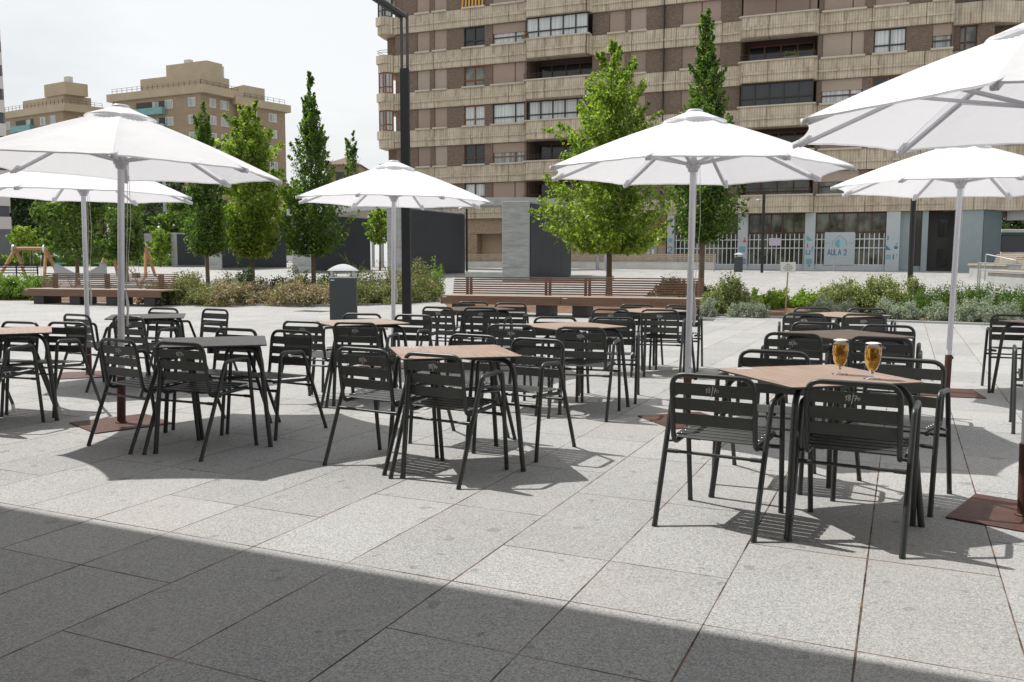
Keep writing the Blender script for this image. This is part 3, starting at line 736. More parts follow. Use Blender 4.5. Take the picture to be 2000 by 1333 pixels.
# farther trees
def ft(px,Y,top,w,lo,leaf,n,ls,label,name='park_tree',seed=0,tr=.12,shape=None):
    return tree(name,px,Y,top,shape or [(lo,w*.5),(lo+.08,w*.85),(.55,w),(.8,w*.75),(1,w*.2)],label,leaf=leaf,n=n,ls=ls,trunk_r=tr,clump=w*.28,seed=seed,group=None)
ft(150,36,330,1.55,.22,'leaf_mid',4200,.17,'green tree over the left bench, left of the slim parasol pole',seed=11,tr=.09)
ft(246,40,325,1.35,.20,'leaf_mid',3800,.18,'green tree seen between the two left parasol poles',seed=12,tr=.09)
ft(45,60,432,1.3,.12,'leaf_lime',2200,.19,'young yellow-green tree by the striped tower','young_tree',seed=13,tr=.06)
ft(313,62,438,.95,.12,'leaf_lime',2200,.17,'small yellow-green tree right of the right swing','young_tree',seed=14,tr=.05)
ft(188,70,458,1.3,.12,'leaf_lime',1500,.2,'low lime-green tree behind the swings, between the swing frames','young_tree',seed=15,tr=.05)
for i,(px,Y,top,w,lf,lab) in enumerate([(30,95,330,4.2,'leaf_dark','dark tall tree right next to the striped tower'),(85,98,322,4.5,'leaf_dark','dark tree behind the left swing frame'),(120,90,372,3.2,'leaf_mid','mid green tree above the left swing beam'),
  (205,100,322,4.6,'leaf_dark','dark tree far behind the slim left parasol pole'),(275,96,330,4.2,'leaf_dark','dark tree above the right swing frame'),(335,92,325,3.8,'leaf_dark','dark tree left of the leftmost hornbeam crown'),(352,70,380,2.2,'leaf_mid','green tree peeping out left of the leftmost hornbeam'),
  (455,80,420,2.6,'leaf_mid','green tree in the gap between the first two maples and slabs'),(575,84,350,2.2,'leaf_lime','pale green tree in the gap left of the pointed hornbeam')]):
    ft(px,Y,top,w,.14,lf,4200,.34,lab,seed=20+i,tr=.16)
ft(690,88,250,1.35,.45,'leaf_hornbeam',1500,.24,'thin airy poplar against the sky right of the pointed hornbeam','poplar_tree',seed=33,tr=.10,shape=[(.5,.5),(.65,1.2),(.8,1.1),(.93,.6),(1,.15)])
ft(742,52,395,1.25,.42,'leaf_maple',2600,.16,'light green tree between the dark slabs behind the farthest parasol',seed=34,tr=.07)
for i,(px,Y,top,lab) in enumerate([(1965,84,385,'dark green tree above the bus, left one'),(2015,84,380,'dark green tree above the bus, at the right edge')]):
    ft(px,Y,top,3.6,.12,'leaf_dark',4200,.3,lab,seed=36+i,tr=.15)

# ------------------------------------------------------------------ shrubs in the beds
ai=0
LAB=['low reddish abelia in the left bed','pinkish leaved abelia in the left bed','green and bronze abelia in the left bed']
spots=[]
for i,px in enumerate([352,392,430,470,508,548,588,628,668,708,748,790,828]):
    spots.append((px,26.9+.5*math.sin(i*1.7)+(.5 if px>720 else 0),.62,.52+.10*math.sin(i*2.3),'leaf_abelia' if (430<px<700) else 'leaf_abelia_green'))
landm=['just right of the left bench end','before the leftmost hornbeam trunk','just right of the leftmost hornbeam trunk','left of the maple trunk','under the middle maple trunk','right of the middle maple trunk','left of the pointed hornbeam trunk','at the foot of the pointed hornbeam','directly left of the litter bin','directly right of the litter bin','just left of the farthest parasol pole','behind the dark lamp post foot','between the lamp post and long bench']
for i,((px,Y,rx,h,lf),lm) in enumerate(zip(spots,landm)):
    x=at(px,508,Y).x; Y-=1.15 if px<740 else .6
    shrub('abelia_shrub',x,Y,rx,.8,h*1.25,lf,3400,.055,('reddish' if lf=='leaf_abelia' else 'green bronze')+' flowering shrub '+lm,group='flowering shrubs along the left bed',seed=i)
for i,(px,Y,rx,h,lf,lab) in enumerate([(360,29.5,.7,.75,'leaf_abelia_green','pale shrub in the second row left of the leftmost trunk'),(445,30,.6,.6,'leaf_abelia_green','second row shrub between the first two trunks'),(478,29.2,.42,.95,'leaf_dark','dark conical shrub beside the middle maple trunk'),(545,30,.6,.7,'leaf_dark','dark second row shrub right of the middle maple trunk'),
  (585,30.2,.5,.75,'leaf_abelia_green','second row shrub before the concrete slab face'),(640,29.3,.5,.8,'leaf_hedge','bright green shrub left behind the litter bin'),(712,30,.7,.85,'leaf_abelia_green','shrub right behind the litter bin'),(815,29.6,.55,1.25,'leaf_abelia_green','tall loose shrub right of the lamp post'),(845,30,.45,.95,'leaf_hedge','green shrub left behind the long bench'),(765,30.5,.6,.8,'leaf_abelia_green','shrub behind the farthest parasol pole')]):
    shrub('bed_shrub',at(px,508,Y).x,Y,rx,.6,h,lf,2300,.06,lab,group=None,seed=40+i,rough=.25)
# arching sprays
def spray(px,Y,h,label,n=9,leaf='leaf_hedge'):
    p=at(px,508,Y); t=thing('flowering_spray',(p.x,Y,gz_(p.x,Y)),label,'plant'); mb=MB(); pts=[]
    for i in range(n):
        a=i*2.4; L=h*(.7+.3*math.sin(i*1.9)); path=[Vector((math.cos(a)*.28*s*s*L,math.sin(a)*.25*s*s*L,L*s*(1-.15*s*s))) for s in np.linspace(0,1,7)]
        mb.tube(path,[.006]*6+[.002],4)
        for s in np.linspace(.35,1,18):
            j=min(int(s*6),5); f_=s*6-j; q=path[j]*(1-f_)+path[min(j+1,6)]*f_; pts.append((q.x+random.gauss(0,.018),q.y+random.gauss(0,.018),q.z))
    mb.build('stem','bark',t); leafcloud('foliage',pts,.06,leaf,t)
spray(690,29,1.75,'tall arching spray of leaves right behind the litter bin')
spray(760,28.9,1.45,'loose twiggy plant beside the farthest parasol pole',leaf='leaf_abelia')
spray(450,28.6,1.1,'thin twiggy plant right of the leftmost hornbeam trunk',leaf='leaf_abelia_green')
spray(270,27.6,1.25,'thin twiggy plant above the left bench back',leaf='leaf_abelia')
spray(140,27.6,.95,'low pale twiggy plant above the left bench, by the park tree trunk',leaf='leaf_abelia')
spray(588,31,1.2,'dark bare twiggy plant before the middle concrete slab',leaf='leaf_dark')
# left hedge
for i,px in enumerate([-25,8,38,62]):
    shrub('low_hedge',at(px,508,27.4+.4*i%1).x,28.0,.75,.9,.80,'leaf_hedge',3200,.06,['low green hedge bush at the very left edge','low green hedge bush second from the left edge','low green hedge bush left of the bench corner','low green hedge bush touching the left bench'][i],'hedge','low hedge left of the left bench',seed=60+i,rough=.08)
# right bed
for i,(px,Y,rx,ry,h,lf,n,ls,lab) in enumerate([
 (1425,22.6,.62,.6,.98,'leaf_pittosporum',6500,.052,'round pale green bush right of the long bench end'),
 (1395,21.6,.42,.4,.62,'leaf_pittosporum',2600,.05,'small pale bush against the end of the long bench'),
 (1310,27,.75,.6,.80,'leaf_dark',3400,.06,'dark green bush behind the long bench, left of its end'),
 (1360,28,.6,.6,.62,'leaf_dark',2400,.06,'dark green bush behind the hornbeam trunk'),
 (1650,22.2,.72,.7,.92,'leaf_pittosporum',6200,.052,'round olive bush left of the two big ones by the dark pole'),
 (1725,21.8,.72,.7,1.02,'leaf_pittosporum',7200,.052,'round olive bush just left of the dark pole'),
 (1785,22.6,.36,.36,.98,'leaf_pittosporum',2000,.05,'slender pale bush at the foot of the dark pole'),
 ]): shrub('pittosporum_bush' if 'pitto' in lf else 'evergreen_bush',at(px,508,Y).x,Y,rx,ry,h,lf,n,ls,lab,seed=70+i,rough=.07)
for i,(px,Y,r) in enumerate([(1475,23.6,.34),(1500,23.9,.4),(1530,24.1,.36),(1562,24,.34),(1590,23.6,.36),(1615,23.2,.3)]):
    shrub('leafy_groundcover',at(px,508,Y).x,Y,r,.4,.52,'leaf_lime',1100,.075,['bright lime green plant beside the round pale bush','second bright lime green plant left of the wooden stake','bright lime green plant just left of the wooden stake','bright lime green plant just right of the wooden stake','bright lime green plant between stake and olive bushes','bright lime green plant against the olive bush'][i],'plant','lime green plants in the right bed',seed=80+i)
for i,(px,Y,rx,h) in enumerate([(1815,21,.8,.62),(1850,20.6,.8,.70),(1895,20.2,.8,.74),(1935,19.9,.85,.72),(1980,19.6,.8,.70),(2030,19.3,.9,.7)]):
    shrub('juniper_shrub',at(px,508,Y).x,Y,rx,.85,h,'leaf_juniper',4200,.055,['spreading feathery green shrub right of the dark pole','feathery green shrub left of the rear right parasol pole','feathery green shrub right of the rear right parasol pole','feathery green shrub below the metal handrail','feathery green shrub before the stepped seats','feathery green shrub at the right edge'][i],'shrub','feathery green shrubs in the right bed',up=0,seed=90+i,aspect=.35,rough=.2)
for i,(px,Y,r,h,lab) in enumerate([(1382,21.0,.30,.42,'silvery shrub by the long bench end'),(1448,21.0,.42,.30,'low grey-green shrub in front of the round pale bush'),(1482,20.8,.30,.36,'silvery shrub right of the low grey-green one'),(1610,20.9,.40,.46,'silvery shrub left of the olive bushes'),(1655,20.4,.36,.4,'silvery shrub in front of the left olive bush'),
   (1745,19.8,.42,.42,'silvery shrub in front of the right olive bush'),(1775,19.6,.34,.40,'silvery shrub left of the bare soil patch'),(1838,19.3,.36,.42,'silvery shrub left of the rear right parasol pole'),(1893,19.0,.42,.48,'big silvery shrub right of the rear right parasol pole'),(1935,18.8,.40,.46,'silvery shrub behind the right edge chairs'),(1975,18.7,.42,.46,'silvery shrub at the right edge')]):
    shrub('silver_shrub',at(px,508,Y).x,Y,r*.84,r*.7,h*1.05,'leaf_silver',2300,.04,lab,group='silvery shrubs along the right bed edge',seed=100+i,aspect=.4,rough=.22)

# ------------------------------------------------------------------ benches
def bench(p0,p1,label,sections):
    XO=lambda s0:.10 if s0==0 else .004
    """p0,p1: front left and front right corners of the seat (x,y)"""
    a=Vector((*p0,0)); b=Vector((*p1,0)); L=(b-a).length; rz=math.atan2(b.y-a.y,b.x-a.x)
    t=thing('slatted_bench',a,label,'bench','long timber benches beside the beds',rz)
    D=.95
    for (s0,s1) in sections:
        x0,x1=L*s0,L*s1
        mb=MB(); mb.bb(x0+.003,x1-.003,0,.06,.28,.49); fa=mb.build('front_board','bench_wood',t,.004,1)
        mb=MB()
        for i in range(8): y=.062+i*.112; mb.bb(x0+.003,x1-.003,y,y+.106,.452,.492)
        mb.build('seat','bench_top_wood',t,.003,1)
        mb=MB()
        for i in range(7):
            z=.515+i*.056; mb.bb(x0+XO(s0),x1-.003,.60+.017*i,.64+.017*i,z,z+.036)
        mb.bb(x0+XO(s0),x1-.003,.715,.80,.912,.94)
        n=max(2,round((x1-x0)/1.6))
        for i in range(n): xx=x0+.5+(x1-x0-1.0)*i/max(1,n-1); mb.bb(xx-.08,xx-.02,.705,.76,.49,.910); mb.bb(xx+.02,xx+.08,.705,.76,.49,.910)
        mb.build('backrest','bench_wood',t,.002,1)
        pm=MB(); pm.bb(x0+.06,x0+.17,-.004,-.0005,.445,.462); pm.build('plate','white_paint',fa)
        n2=max(2,round((x1-x0)/1.25))
        for i in range(n2):
            xx=x0+.45+(x1-x0-.9)*i/(n2-1); q=MB(); q.bb(xx-.18,xx+.18,.10,.80,0,.279); q.build('foot','frame_dark',t)
    return t
gA=at(860,580,21.6); gB=at(1367,589,19.7); bench(gA.xy,gB.xy,'long two-part timber bench in the middle, behind the terrace tables',[(0,.485),(.485,1)])
gA=at(45,569,25.8); gB=at(313,571.5,24.6); bench(gA.xy,gB.xy,'timber bench at the left behind the parasol poles',[(0,1)])

# ------------------------------------------------------------------ litter bins
def bin_(px,py,w,h,label,cap=True):
    p=on(px,py) if py>600 else None
    t=thing('litter_bin',p if p else (0,0,0),label,'litter bin','litter bins on the square',R(-18))
    return t
def litter_bin(loc,rz,label,s=1.):
    t=thing('litter_bin',loc,label,'litter bin','litter bins on the square',rz)
    mb=MB(); mb.bb(-.27*s,.27*s,-.23*s,.23*s,.01,1.02*s); b=mb.build('body','bin_grey',t,.01)
    p=MB(); p.bb(-.24*s,-.17*s,-.2345*s,-.2305*s,.97*s,.99*s); p.build('plate','white_paint',b)
    mb=MB(); mb.bb(-.275*s,.275*s,-.235*s,.235*s,1.021*s,1.045*s)
    for sx in(-1,1):
        for sy in(-1,1): mb.bb(sx*.22*s-.025*s,sx*.22*s+.025*s,sy*.19*s-.02*s,sy*.19*s+.02*s,1.046*s,1.17*s)
    mb.build('cap_frame','bin_cap',t,.003,1)
    mb=MB(); n=8; vs=[]
    for i in range(n+1):
        f=i/n; q=1-f; z=1.17+.135*math.sin(f*math.pi/2)**.9
        vs+=[(.31*q*s,.27*q*s,z*s),(-.31*q*s,.27*q*s,z*s),(-.31*q*s,-.27*q*s,z*s),(.31*q*s,-.27*q*s,z*s)]
    fs=[(4*i+k,4*i+(k+1)%4,4*i+4+(k+1)%4,4*i+4+k) for i in range(n) for k in range(4)]+[(3,2,1,0)]
    mb.add(vs,fs,False); mb.build('cap','bin_cap',t)
    return t
pb=on(672,640); litter_bin((pb.x,pb.y,0),R(8),'dark grey litter bin with pale domed cap near the left bed',.98)
pb=at(1442,530,53.5); litter_bin((pb.x,pb.y,gz_(0,53.5)),R(-20),'small distant litter bin on the square before the white-barred school front',.9)

# ------------------------------------------------------------------ lamp posts
pl_=on(795,632); t=thing('lamp_post',(pl_.x,pl_.y,0),'tall dark square lamp post with twin upper bars at the picture centre','street lamp')
wd=.19; zs=at(788,135,pl_.y).z; zt=at(787,28,pl_.y).z
MB().bb(-wd/2,wd/2,-wd/2,wd/2,0,zs).build('post','lamp_black',t,.012)
mb=MB(); mb.bb(-wd/2+.01,-.035,-.05,.05,zs,zt); mb.bb(.035,wd/2-.01,-.05,.05,zs,zt); mb.build('upper_bars','lamp_grey',t,.004)
arm=MB(); q0=Vector((pl_.x,pl_.y,zt-.10)); q1=at(715,-12,pl_.y-1.0); e=(q1-q0).normalized(); sd=Vector((e.y,-e.x,0)).normalized()
for k in(-.065,.065):
    p0=Vector((0,0,zt-.06))+sd*k; arm.tube([p0,p0+e*2.6],.05,4)
arm.build('arm','lamp_grey',t)
hd=MB(); pe=Vector((0,0,zt-.06))+e*2.9; hd.box(pe,(.9,.32,.10),math.atan2(e.y,e.x)); hd.build('lamp_head','lamp_grey',t,.01)
def slim_lamp(px,py_base,Y,top_y,w,label,head=None):
    p=at(px,py_base,Y); z1=at(px,top_y,Y).z; t=thing('slim_lamp_post',(p.x,Y,gz_(0,Y)),label,'street lamp')
    mb=MB(); mb.tube([(0,0,0),(0,0,z1-gz_(0,Y))],w,12); mb.build('post','lamp_black',t)
    zh=(head if head else z1)-gz_(0,Y)
    mb=MB(); mb.tube([(0,0,zh),(-.25,0,zh+.04)],.03,8); mb.lathe([(0,.10),(.20,.03),(.22,0),(.0,-.03)],16,(-.3,0,zh)); mb.build('lamp_head','galvanised',t)
slim_lamp(1488,530,52,375,.085,'thin dark lamp post before the white-barred school front',at(1488,392,52).z)
slim_lamp(1777,560,33,365,.10,'thin black lamp post rising behind the olive bushes',at(1777,300,33).z)
slim_lamp(912,540,50,408,.06,'thin black post between the two middle dark slabs')
p=at(326,520,75); t=thing('flag_pole',(p.x,75,.8),'tall pale grey pole with round lamps right of the right swing','street lamp')
MB().tube([(0,0,0),(0,0,12)],.14,10).build('post','galvanised',t)
mb=MB(); mb.lathe([(0,-.3),(.25,-.15),(.3,.05),(.15,.25),(0,.3)],12,(-.5,0,at(322,448,75).z-.8)); mb.build('globe','white_paint',t)

# ------------------------------------------------------------------ sign on a stake
p=at(1535,611,20.9); t=thing('stake_sign',(p.x,20.9,.02),'small white notice board on a bamboo stake in the right bed','sign')
zb=at(1541,534,20.9).z; zt_=at(1541,514,20.9).z
MB().tube([(-.02,0,0),(.03,0,zt_+.05)],.018,8).build('stake','stake_wood',t)
bd=MB(); bd.bb(-.17,.19,-.035,-.022,zb,zt_); bb_=bd.build('board','sign_white',t)
tx=MB()
for i,wd_ in enumerate([.09,.20,.24,.16]):
    z=zt_-.06-i*.045; x=.01-wd_/2
    while x<.01+wd_/2:
        l=random.uniform(.02,.05); tx.bb(x,min(x+l,.01+wd_/2),-.0385,-.0355,z,z+.016); x+=l+.012
tx.build('lettering','ink_dark',bb_)

# ------------------------------------------------------------------ dark slabs of the sunken-court lanterns
UD=Vector((math.sin(-YAW),math.cos(-YAW),0)); WD=Vector((-math.cos(YAW),-math.sin(YAW),0))
def slab(px,Y,L,W,ztop,label,dark=True):
    p=at(px,508,Y); t=thing('concrete_slab',(p.x,Y,0),label,'monument','dark slabs with concrete ends on the square')
    a=Vector((0,0,0)); q=[a,a+UD*L,a+UD*L+WD*W,a+WD*W]; zb=gz_(0,Y)-.1
    MB().prism([tuple(k.xy) for k in q],zb,ztop).build('concrete_core','board_concrete',t,.02,1)
    nrm=-WD; m_=.10; o1=a+UD*m_+nrm*.004; o2=a+UD*(L-m_)+nrm*.004
    mb=MB(); q=[o1,o1+nrm*.05,o2+nrm*.05,o2]; mb.prism([tuple(k.xy) for k in q][::-1],zb+.25,ztop-.10); dp=mb.build('dark_panel','dark_granite',t)
    jn=MB()
    for i in range(1,4):
        c=o1+(o2-o1)*i/4+nrm*.0515; jn.box((c.x,c.y,(zb+.25+ztop-.10)/2),(.012,.004,ztop-zb-.36),math.atan2(UD.y,UD.x))
    jn.build('panel_joint','lamp_grey',dp)
slab(1033,40,5.5,1.36,at(1033,393,40).z,'concrete-ended dark slab left of the big maple')
slab(800,45,6.2,1.36,at(800,405,45).z,'wide dark slab right of the dark lamp post')
slab(608,50,6.1,1.36,at(608,416,50).z,'dark slab behind the pointed hornbeam trunk')
_sl=[o for o in C.objects if o.name.startswith('concrete_core')][2]; q=MB(); sc_=.16
strokes(q,[[(x*sc_,y*sc_) for x,y in l] for l in [[(0,0),(0,1),(.6,0),(.6,1)],[(1.3,1),(.9,1),(.9,0),(1.3,0)],[(.9,.5),(1.2,.5)],[(1.6,0),(1.6,1)],[(2.1,1),(1.6,.5),(2.1,0)],[(2.4,0),(2.4,1),(2.9,1),(2.9,0),(2.4,0)]]],Vector((0,0,1.75))+WD*1.0-UD*.004,tuple(-WD),(0,0,1),tuple(-UD),.03,.004)
q.build('graffiti','tower_grey',_sl)
slab(432,55,6.4,1.36,at(432,430,55).z,'dark slab behind the two left hornbeam and maple trunks')
slab(345,62,3.9,.5,at(345,455,62).z,'low dark slab left of the leftmost hornbeam')
slab(297,78,3.2,.9,at(297,457,78).z,'grey concrete slab end beside the right swing')
# dark flank behind the right swing
p=at(212,508,80); t=thing('dark_wall',(p.x,80,.8),'long dark wall behind the right swing','wall'); mb=MB(); mb.box((1.7,0,.9+.5),(3.6,.4,2.9),R(-4)); mb.build('wall','dark_granite',t)
def block(px0,px1,Y,y0,y1,D,label,m1='concrete',name='concrete_plinth'):
    a=at(px0,508,Y); b=at(px1,508,Y-1); z0=gz_(0,Y)-.02; z1=at(px0,y0,Y).z; v=Vector((b.x-a.x,-1.0,0)).normalized(); L=Vector((b.x-a.x,-1,0)).length
    t=thing(name,(a.x,Y,0),label,'low wall'); mb=MB(); nn=Vector((-v.y,v.x,0)); q=[Vector((0,0,0)),v*L,v*L+nn*D,nn*D]; mb.prism([tuple(k.xy) for k in q],z0,z1); mb.build('body',m1,t,.02,1); return t
block(908,985,44,531,547,1.2,'low concrete seat block between the two middle slabs')
block(1113,1182,42,538,548,1.0,'low concrete seat block right of the slab by the maple')
block(727,758,47,530,545,1.2,'low pale seat block behind the farthest parasol pole','concrete_pale')
# walkway canopy on posts
t=thing('walkway_canopy',(0,0,0),'thin curved walkway roof on grey posts in front of the apartment block','canopy')
cpts=[at(560,421,70),at(680,417,64),at(800,410,59),at(900,403,56.5),at(1010,402,56),at(1130,404,57.5)]
mb=MB(); Z=5.05
L_=[];R_=[]
for i,p in enumerate(cpts):
    q0=cpts[max(i-1,0)]; q1=cpts[min(i+1,len(cpts)-1)]; d=(q1-q0); d.z=0; d.normalize(); n_=Vector((-d.y,d.x,0)); L_.append(p+n_*2.6); R_.append(p)
poly=[tuple(q.xy) for q in R_]+[tuple(q.xy) for q in L_[::-1]]
n=len(cpts)
for i in range(n-1): mb.prism([tuple(R_[i].xy),tuple(R_[i+1].xy),tuple(L_[i+1].xy),tuple(L_[i].xy)],4.85,5.35)
mb.build('roof','concrete',t)
for i,(px,Y) in enumerate([(729,63),(747,60.5),(862,58.5),(1167,57),(1183,54),(668,66)]):
    p=at(px,508,Y); q=MB(); q.tube([(p.x,Y,.7),(p.x,Y,4.85)],.11,10); q.build('post','galvanised',t)

# ------------------------------------------------------------------ playground
def swing(pxl,pxr,Yl,Yr,ytop,label,ybase):
    a=at(pxl,ytop,Yl); b=at(pxr,ytop,Yr); zt_=a.z; g0=gz_(0,Yl)
    d=(b-a); d.z=0; d.normalize(); n_=Vector((-d.y,d.x,0)); b.z=zt_
    t=thing('swing_frame',(a.x,a.y,g0),label,'swing','wooden swings in the playground'); o=Vector((a.x,a.y,g0))
    MB().tube([a-o+d*.1,b-o-d*.1],.09,10).build('beam','pine_wood',t)
    for e in(a,b):
        for s in(-1,1):
            q=MB(); ft_=Vector((e.x,e.y,g0))+n_*s*.95+(d*(-.35) if e is a else d*.35)*(1 if s<0 else .2); q.tube([ft_-o,e-o],.075,8); q.build('leg','pine_wood',t)
        MB().tube([e-o-d*.10,e-o-d*.02],.20,10).build('joint_cap','white_paint' if e is b else 'galvanised',t)
    for k in(.35,.68):
        c=(a-o)*(1-k)+(b-o)*k; q=MB()
        for s in(-1,1): q.tube([c+d*.18*s,c+d*.18*s+Vector((0,0,-1.55))],.008,5)
        q.build('chain','galvanised',t)
        q=MB(); q.bb(c.x-.2,c.x+.2,c.y-.15,c.y+.15,c.z-1.62,c.z-1.57); q.bb(c.x-.2,c.x+.2,c.y+.1,c.y+.14,c.z-1.6,c.z-1.35); q.build('seat','knob_black',t)
swing(30,90,43,43,486,'wooden swing at the far left with two black seats',541)
swing(215,284,44,44,481,'wooden swing seen between the left parasol poles',541)
p=at(105,520,42); t=thing('play_sculpture',(p.x,42,gz_(0,42)),'grey wavy play panel with blue edges between the swings','playground equipment')
mb=MB(); vs=[];n=24
for i in range(n+1):
    s=i/n; x=s*2.5; h=.62-.28*math.sin(s*math.pi)**2*1.6 if .1<s<.9 else .66; vs+=[(x,0,.02),(x,.12,.02),(x,.12,.95*h+.1),(x,0,.95*h+.1)]
mb.add(vs,[(4*i+k,4*i+(k+1)%4,4*i+4+(k+1)%4,4*i+4+k) for i in range(n) for k in range(4)]+[(0,1,2,3),(4*n+3,4*n+2,4*n+1,4*n)])
pn=mb.build('panel','play_grey',t); MB().bb(0,.55,-.01,.13,.74,.78).build('edge','play_blue',pn); MB().bb(2.0,2.5,-.01,.13,.74,.78).build('edge','play_blue',pn)
# black railing at left
p=at(-10,545,33); t=thing('slatted_railing',(p.x,33,gz_(0,33)),'low black slatted railing above the left hedge','railing'); q=MB()
for i in range(4): q.bb(0,1.65,0,.04,.62+i*.10,.66+i*.10)
for x in(.05,.8,1.6): q.bb(x-.02,x+.02,.041,.08,0,.98)
q.build('rails','lamp_black',t)

# ------------------------------------------------------------------ people
def person(px,Y,label,shirt,pants,arm_up=True,hair='hair_dark',scale=1.72):
    g=gz_(0,Y); p=at(px,508,Y); t=thing('person',(p.x,Y,g),label,'person'); s=scale/1.72
    def skin(name,verts,edges,rad,mt,parent):
        me=bpy.data.meshes.new(name); me.from_pydata([tuple(Vector(v)*s) for v in verts],edges,[]); o=bpy.data.objects.new(name,me); C.objects.link(o); o.parent=parent
        m_=o.modifiers.new('skin','SKIN'); 
        for i,r in enumerate(rad): me.skin_vertices[0].data[i].radius=(r*s,r*s*.85)
        me.skin_vertices[0].data[0].use_root=True
        sb=o.modifiers.new('sub','SUBSURF'); sb.levels=2; sb.render_levels=2; me.materials.append(M[mt]); return o
    V_=[(0,0,.95),(0,0,1.15),(0,0,1.38),(0,0,1.47),(0,-.01,1.56),(0,-.01,1.68),
        (.10,0,.90),(.12,-.04,.50),(.13,.02,.07),(.13,-.12,.04),(-.10,0,.90),(-.12,.05,.50),(-.14,.10,.07),(-.14,-.04,.04),
        (.19,0,1.38),(.25,.02,1.12),(.24,-.08,.88),(.24,-.10,.80),(-.19,0,1.38),(-.27,-.02,1.13),(-.15,-.17,1.32 if arm_up else .92),(-.10,-.17,1.42 if arm_up else .82)]
    E_=[(0,1),(1,2),(2,3),(3,4),(4,5),(0,6),(6,7),(7,8),(8,9),(0,10),(10,11),(11,12),(12,13),(2,14),(14,15),(15,16),(16,17),(2,18),(18,19),(19,20),(20,21)]
    r_=[.13,.12,.13,.05,.085,.07,.085,.055,.038,.035,.085,.055,.038,.035,.055,.04,.03,.03,.055,.04,.03,.03]
    b=skin('body',V_,E_,r_,'skin',t)
    skin('shirt',[(0,0,.95),(0,0,1.15),(0,0,1.40),(.19,0,1.39),(.25,.015,1.20),(-.19,0,1.39),(-.26,-.01,1.20)],[(0,1),(1,2),(2,3),(3,4),(2,5),(5,6)],[.155,.145,.145,.07,.055,.07,.055],shirt,b)
    skin('trousers',[(0,0,.96),(.10,0,.88),(.12,-.035,.52),(-.10,0,.88),(-.12,.045,.52)],[(0,1),(1,2),(0,3),(3,4)],[.145,.10,.08,.10,.08],pants,b)
    skin('hair',[(0,.01,1.66),(0,.03,1.70)],[(0,1)],[.095,.07],hair,b)
person(268,76,'person in white shirt and dark shorts by the right swing, hand raised to face','cloth_white','cloth_black')
person(319,90,'person in dark blue shirt standing right of the swing by a lime tree','cloth_navy','cloth_tan',False)

# ------------------------------------------------------------------ small vehicles and far low building
def car(px,Y,rz,label,col='car_white',L=4.2):
    p=at(px,508,Y); t=thing('parked_car',(p.x,Y,.8),label,'car','cars parked far behind the playground',rz)
    pr=[(-L/2,.35),(-L/2,.80),(-L/2+.25,.92),(-L*.28,.98),(-L*.18,1.42),(L*.18,1.46),(L*.36,.98),(L/2,.85),(L/2,.35)]
    mb=MB(); n=len(pr); vs=[(x,y,z) for y in(-.85,.85) for x,z in pr]; mb.add(vs,[tuple(range(n)),tuple(range(n,2*n))[::-1]]+[(i,n+i,n+(i+1)%n,(i+1)%n) for i in range(n)]); mb.build('body',col,t,.05)
    g=MB(); g.add([(-L*.24,-.862,1.0),(L*.30,-.862,1.0),(L*.16,-.862,1.38),(-L*.16,-.862,1.36)],[(0,1,2,3)]); g.add([(-L*.24,.862,1.0),(L*.30,.862,1.0),(L*.16,.862,1.38),(-L*.16,.862,1.36)],[(3,2,1,0)]); g.build('window','dark_glass',t)
    for x in(-L*.3,L*.3):
        for y in(-.8,.8): w_=MB(); w_.tube([(x,y-.1,.33),(x,y+.1,.33)],.33,14); w_.build('wheel','rubber',t)
for px,Y,lab in[(55,108,'white car seen far behind the left swing'),(92,112,'pale car far behind, right of the left swing post'),(135,110,'light car far behind the park tree trunk'),(200,108,'white car far behind the slim pole, by the white market umbrella'),(338,104,'white car far away between tree and dark slab'),(562,100,'silver car glimpsed between the two left slabs')]: car(px,Y,R(4),lab)
p=at(168,508,100); t=thing('market_umbrella',(p.x,100,.8),'pale market umbrella far behind the slim left parasol pole','umbrella')
MB().tube([(0,0,0),(0,0,3.1)],.05,8).build('pole','galvanised',t); MB().lathe([(2.6,2.45),(0,3.2)],8,smooth=False).build('canopy','umbrella_fabric',t)
p=at(331,508,92); t=thing('green_recycling_dome',(p.x,92,.8),'rounded light green container far right of the right swing','container'); MB().lathe([(1.4,0),(1.45,.6),(1.1,1.1),(.5,1.4),(0,1.5)],16).build('body','green_fabric',t)
# low far building
a=at(10,508,135); t=thing('low_building',(a.x,135,.8),'low pale building with green doors far behind the playground','building')
L=at(360,508,135).x-a.x; MB().bb(0,L,0,8,0,4.2).build('wall','beige_render',t)
for i in range(9):
    x=1.2+i*3.1
    if x+1.2<L: w_=MB(); w_.bb(x,x+1.3,-.06,.0,.2,2.6); d_=w_.build('door','school_dark' if i%2 else 'teal_panel',t)
hx=[]; shr=[]
for i in range(9):
    px=20+i*40; Y=66; shrub('hedge',at(px,508,Y).x,Y,1.1,.8,.85,'leaf_hedge',1500,.12,'low green hedge bush on the far lawn, '+['at far left','left of the left swing','under the left swing','right of the left swing','behind the park tree trunk','behind the grey play panel','left of the right swing','behind the person in white','right of the person in white'][i],'hedge','low hedge on the far lawn',seed=130+i)
# ------------------------------------------------------------------ striped tower at the left edge
a=at(27,515,72); t=thing('striped_tower',(a.x,72,.8),'tower striped in white and dark bands at the left edge','building',rz=math.atan2(a.x,72)*-1)
MB().bb(-12,-.02,0,12,0,3.0).build('base','tower_grey',t)
zz=3.0
Zt=at(2,38,72).z-.8
while zz<Zt:
    z1=min(zz+1.0,Zt); MB().bb(-12,-.02*(zz/3),0,12,zz,z1).build('white_band','tower_white',t); zz=z1
    if zz>=Zt-.05: break
    z1=min(zz+.88,Zt); MB().bb(-12,-.12-.02*(zz/3),.1,11.9,zz,z1).build('window_band','tower_dark',t); zz=z1

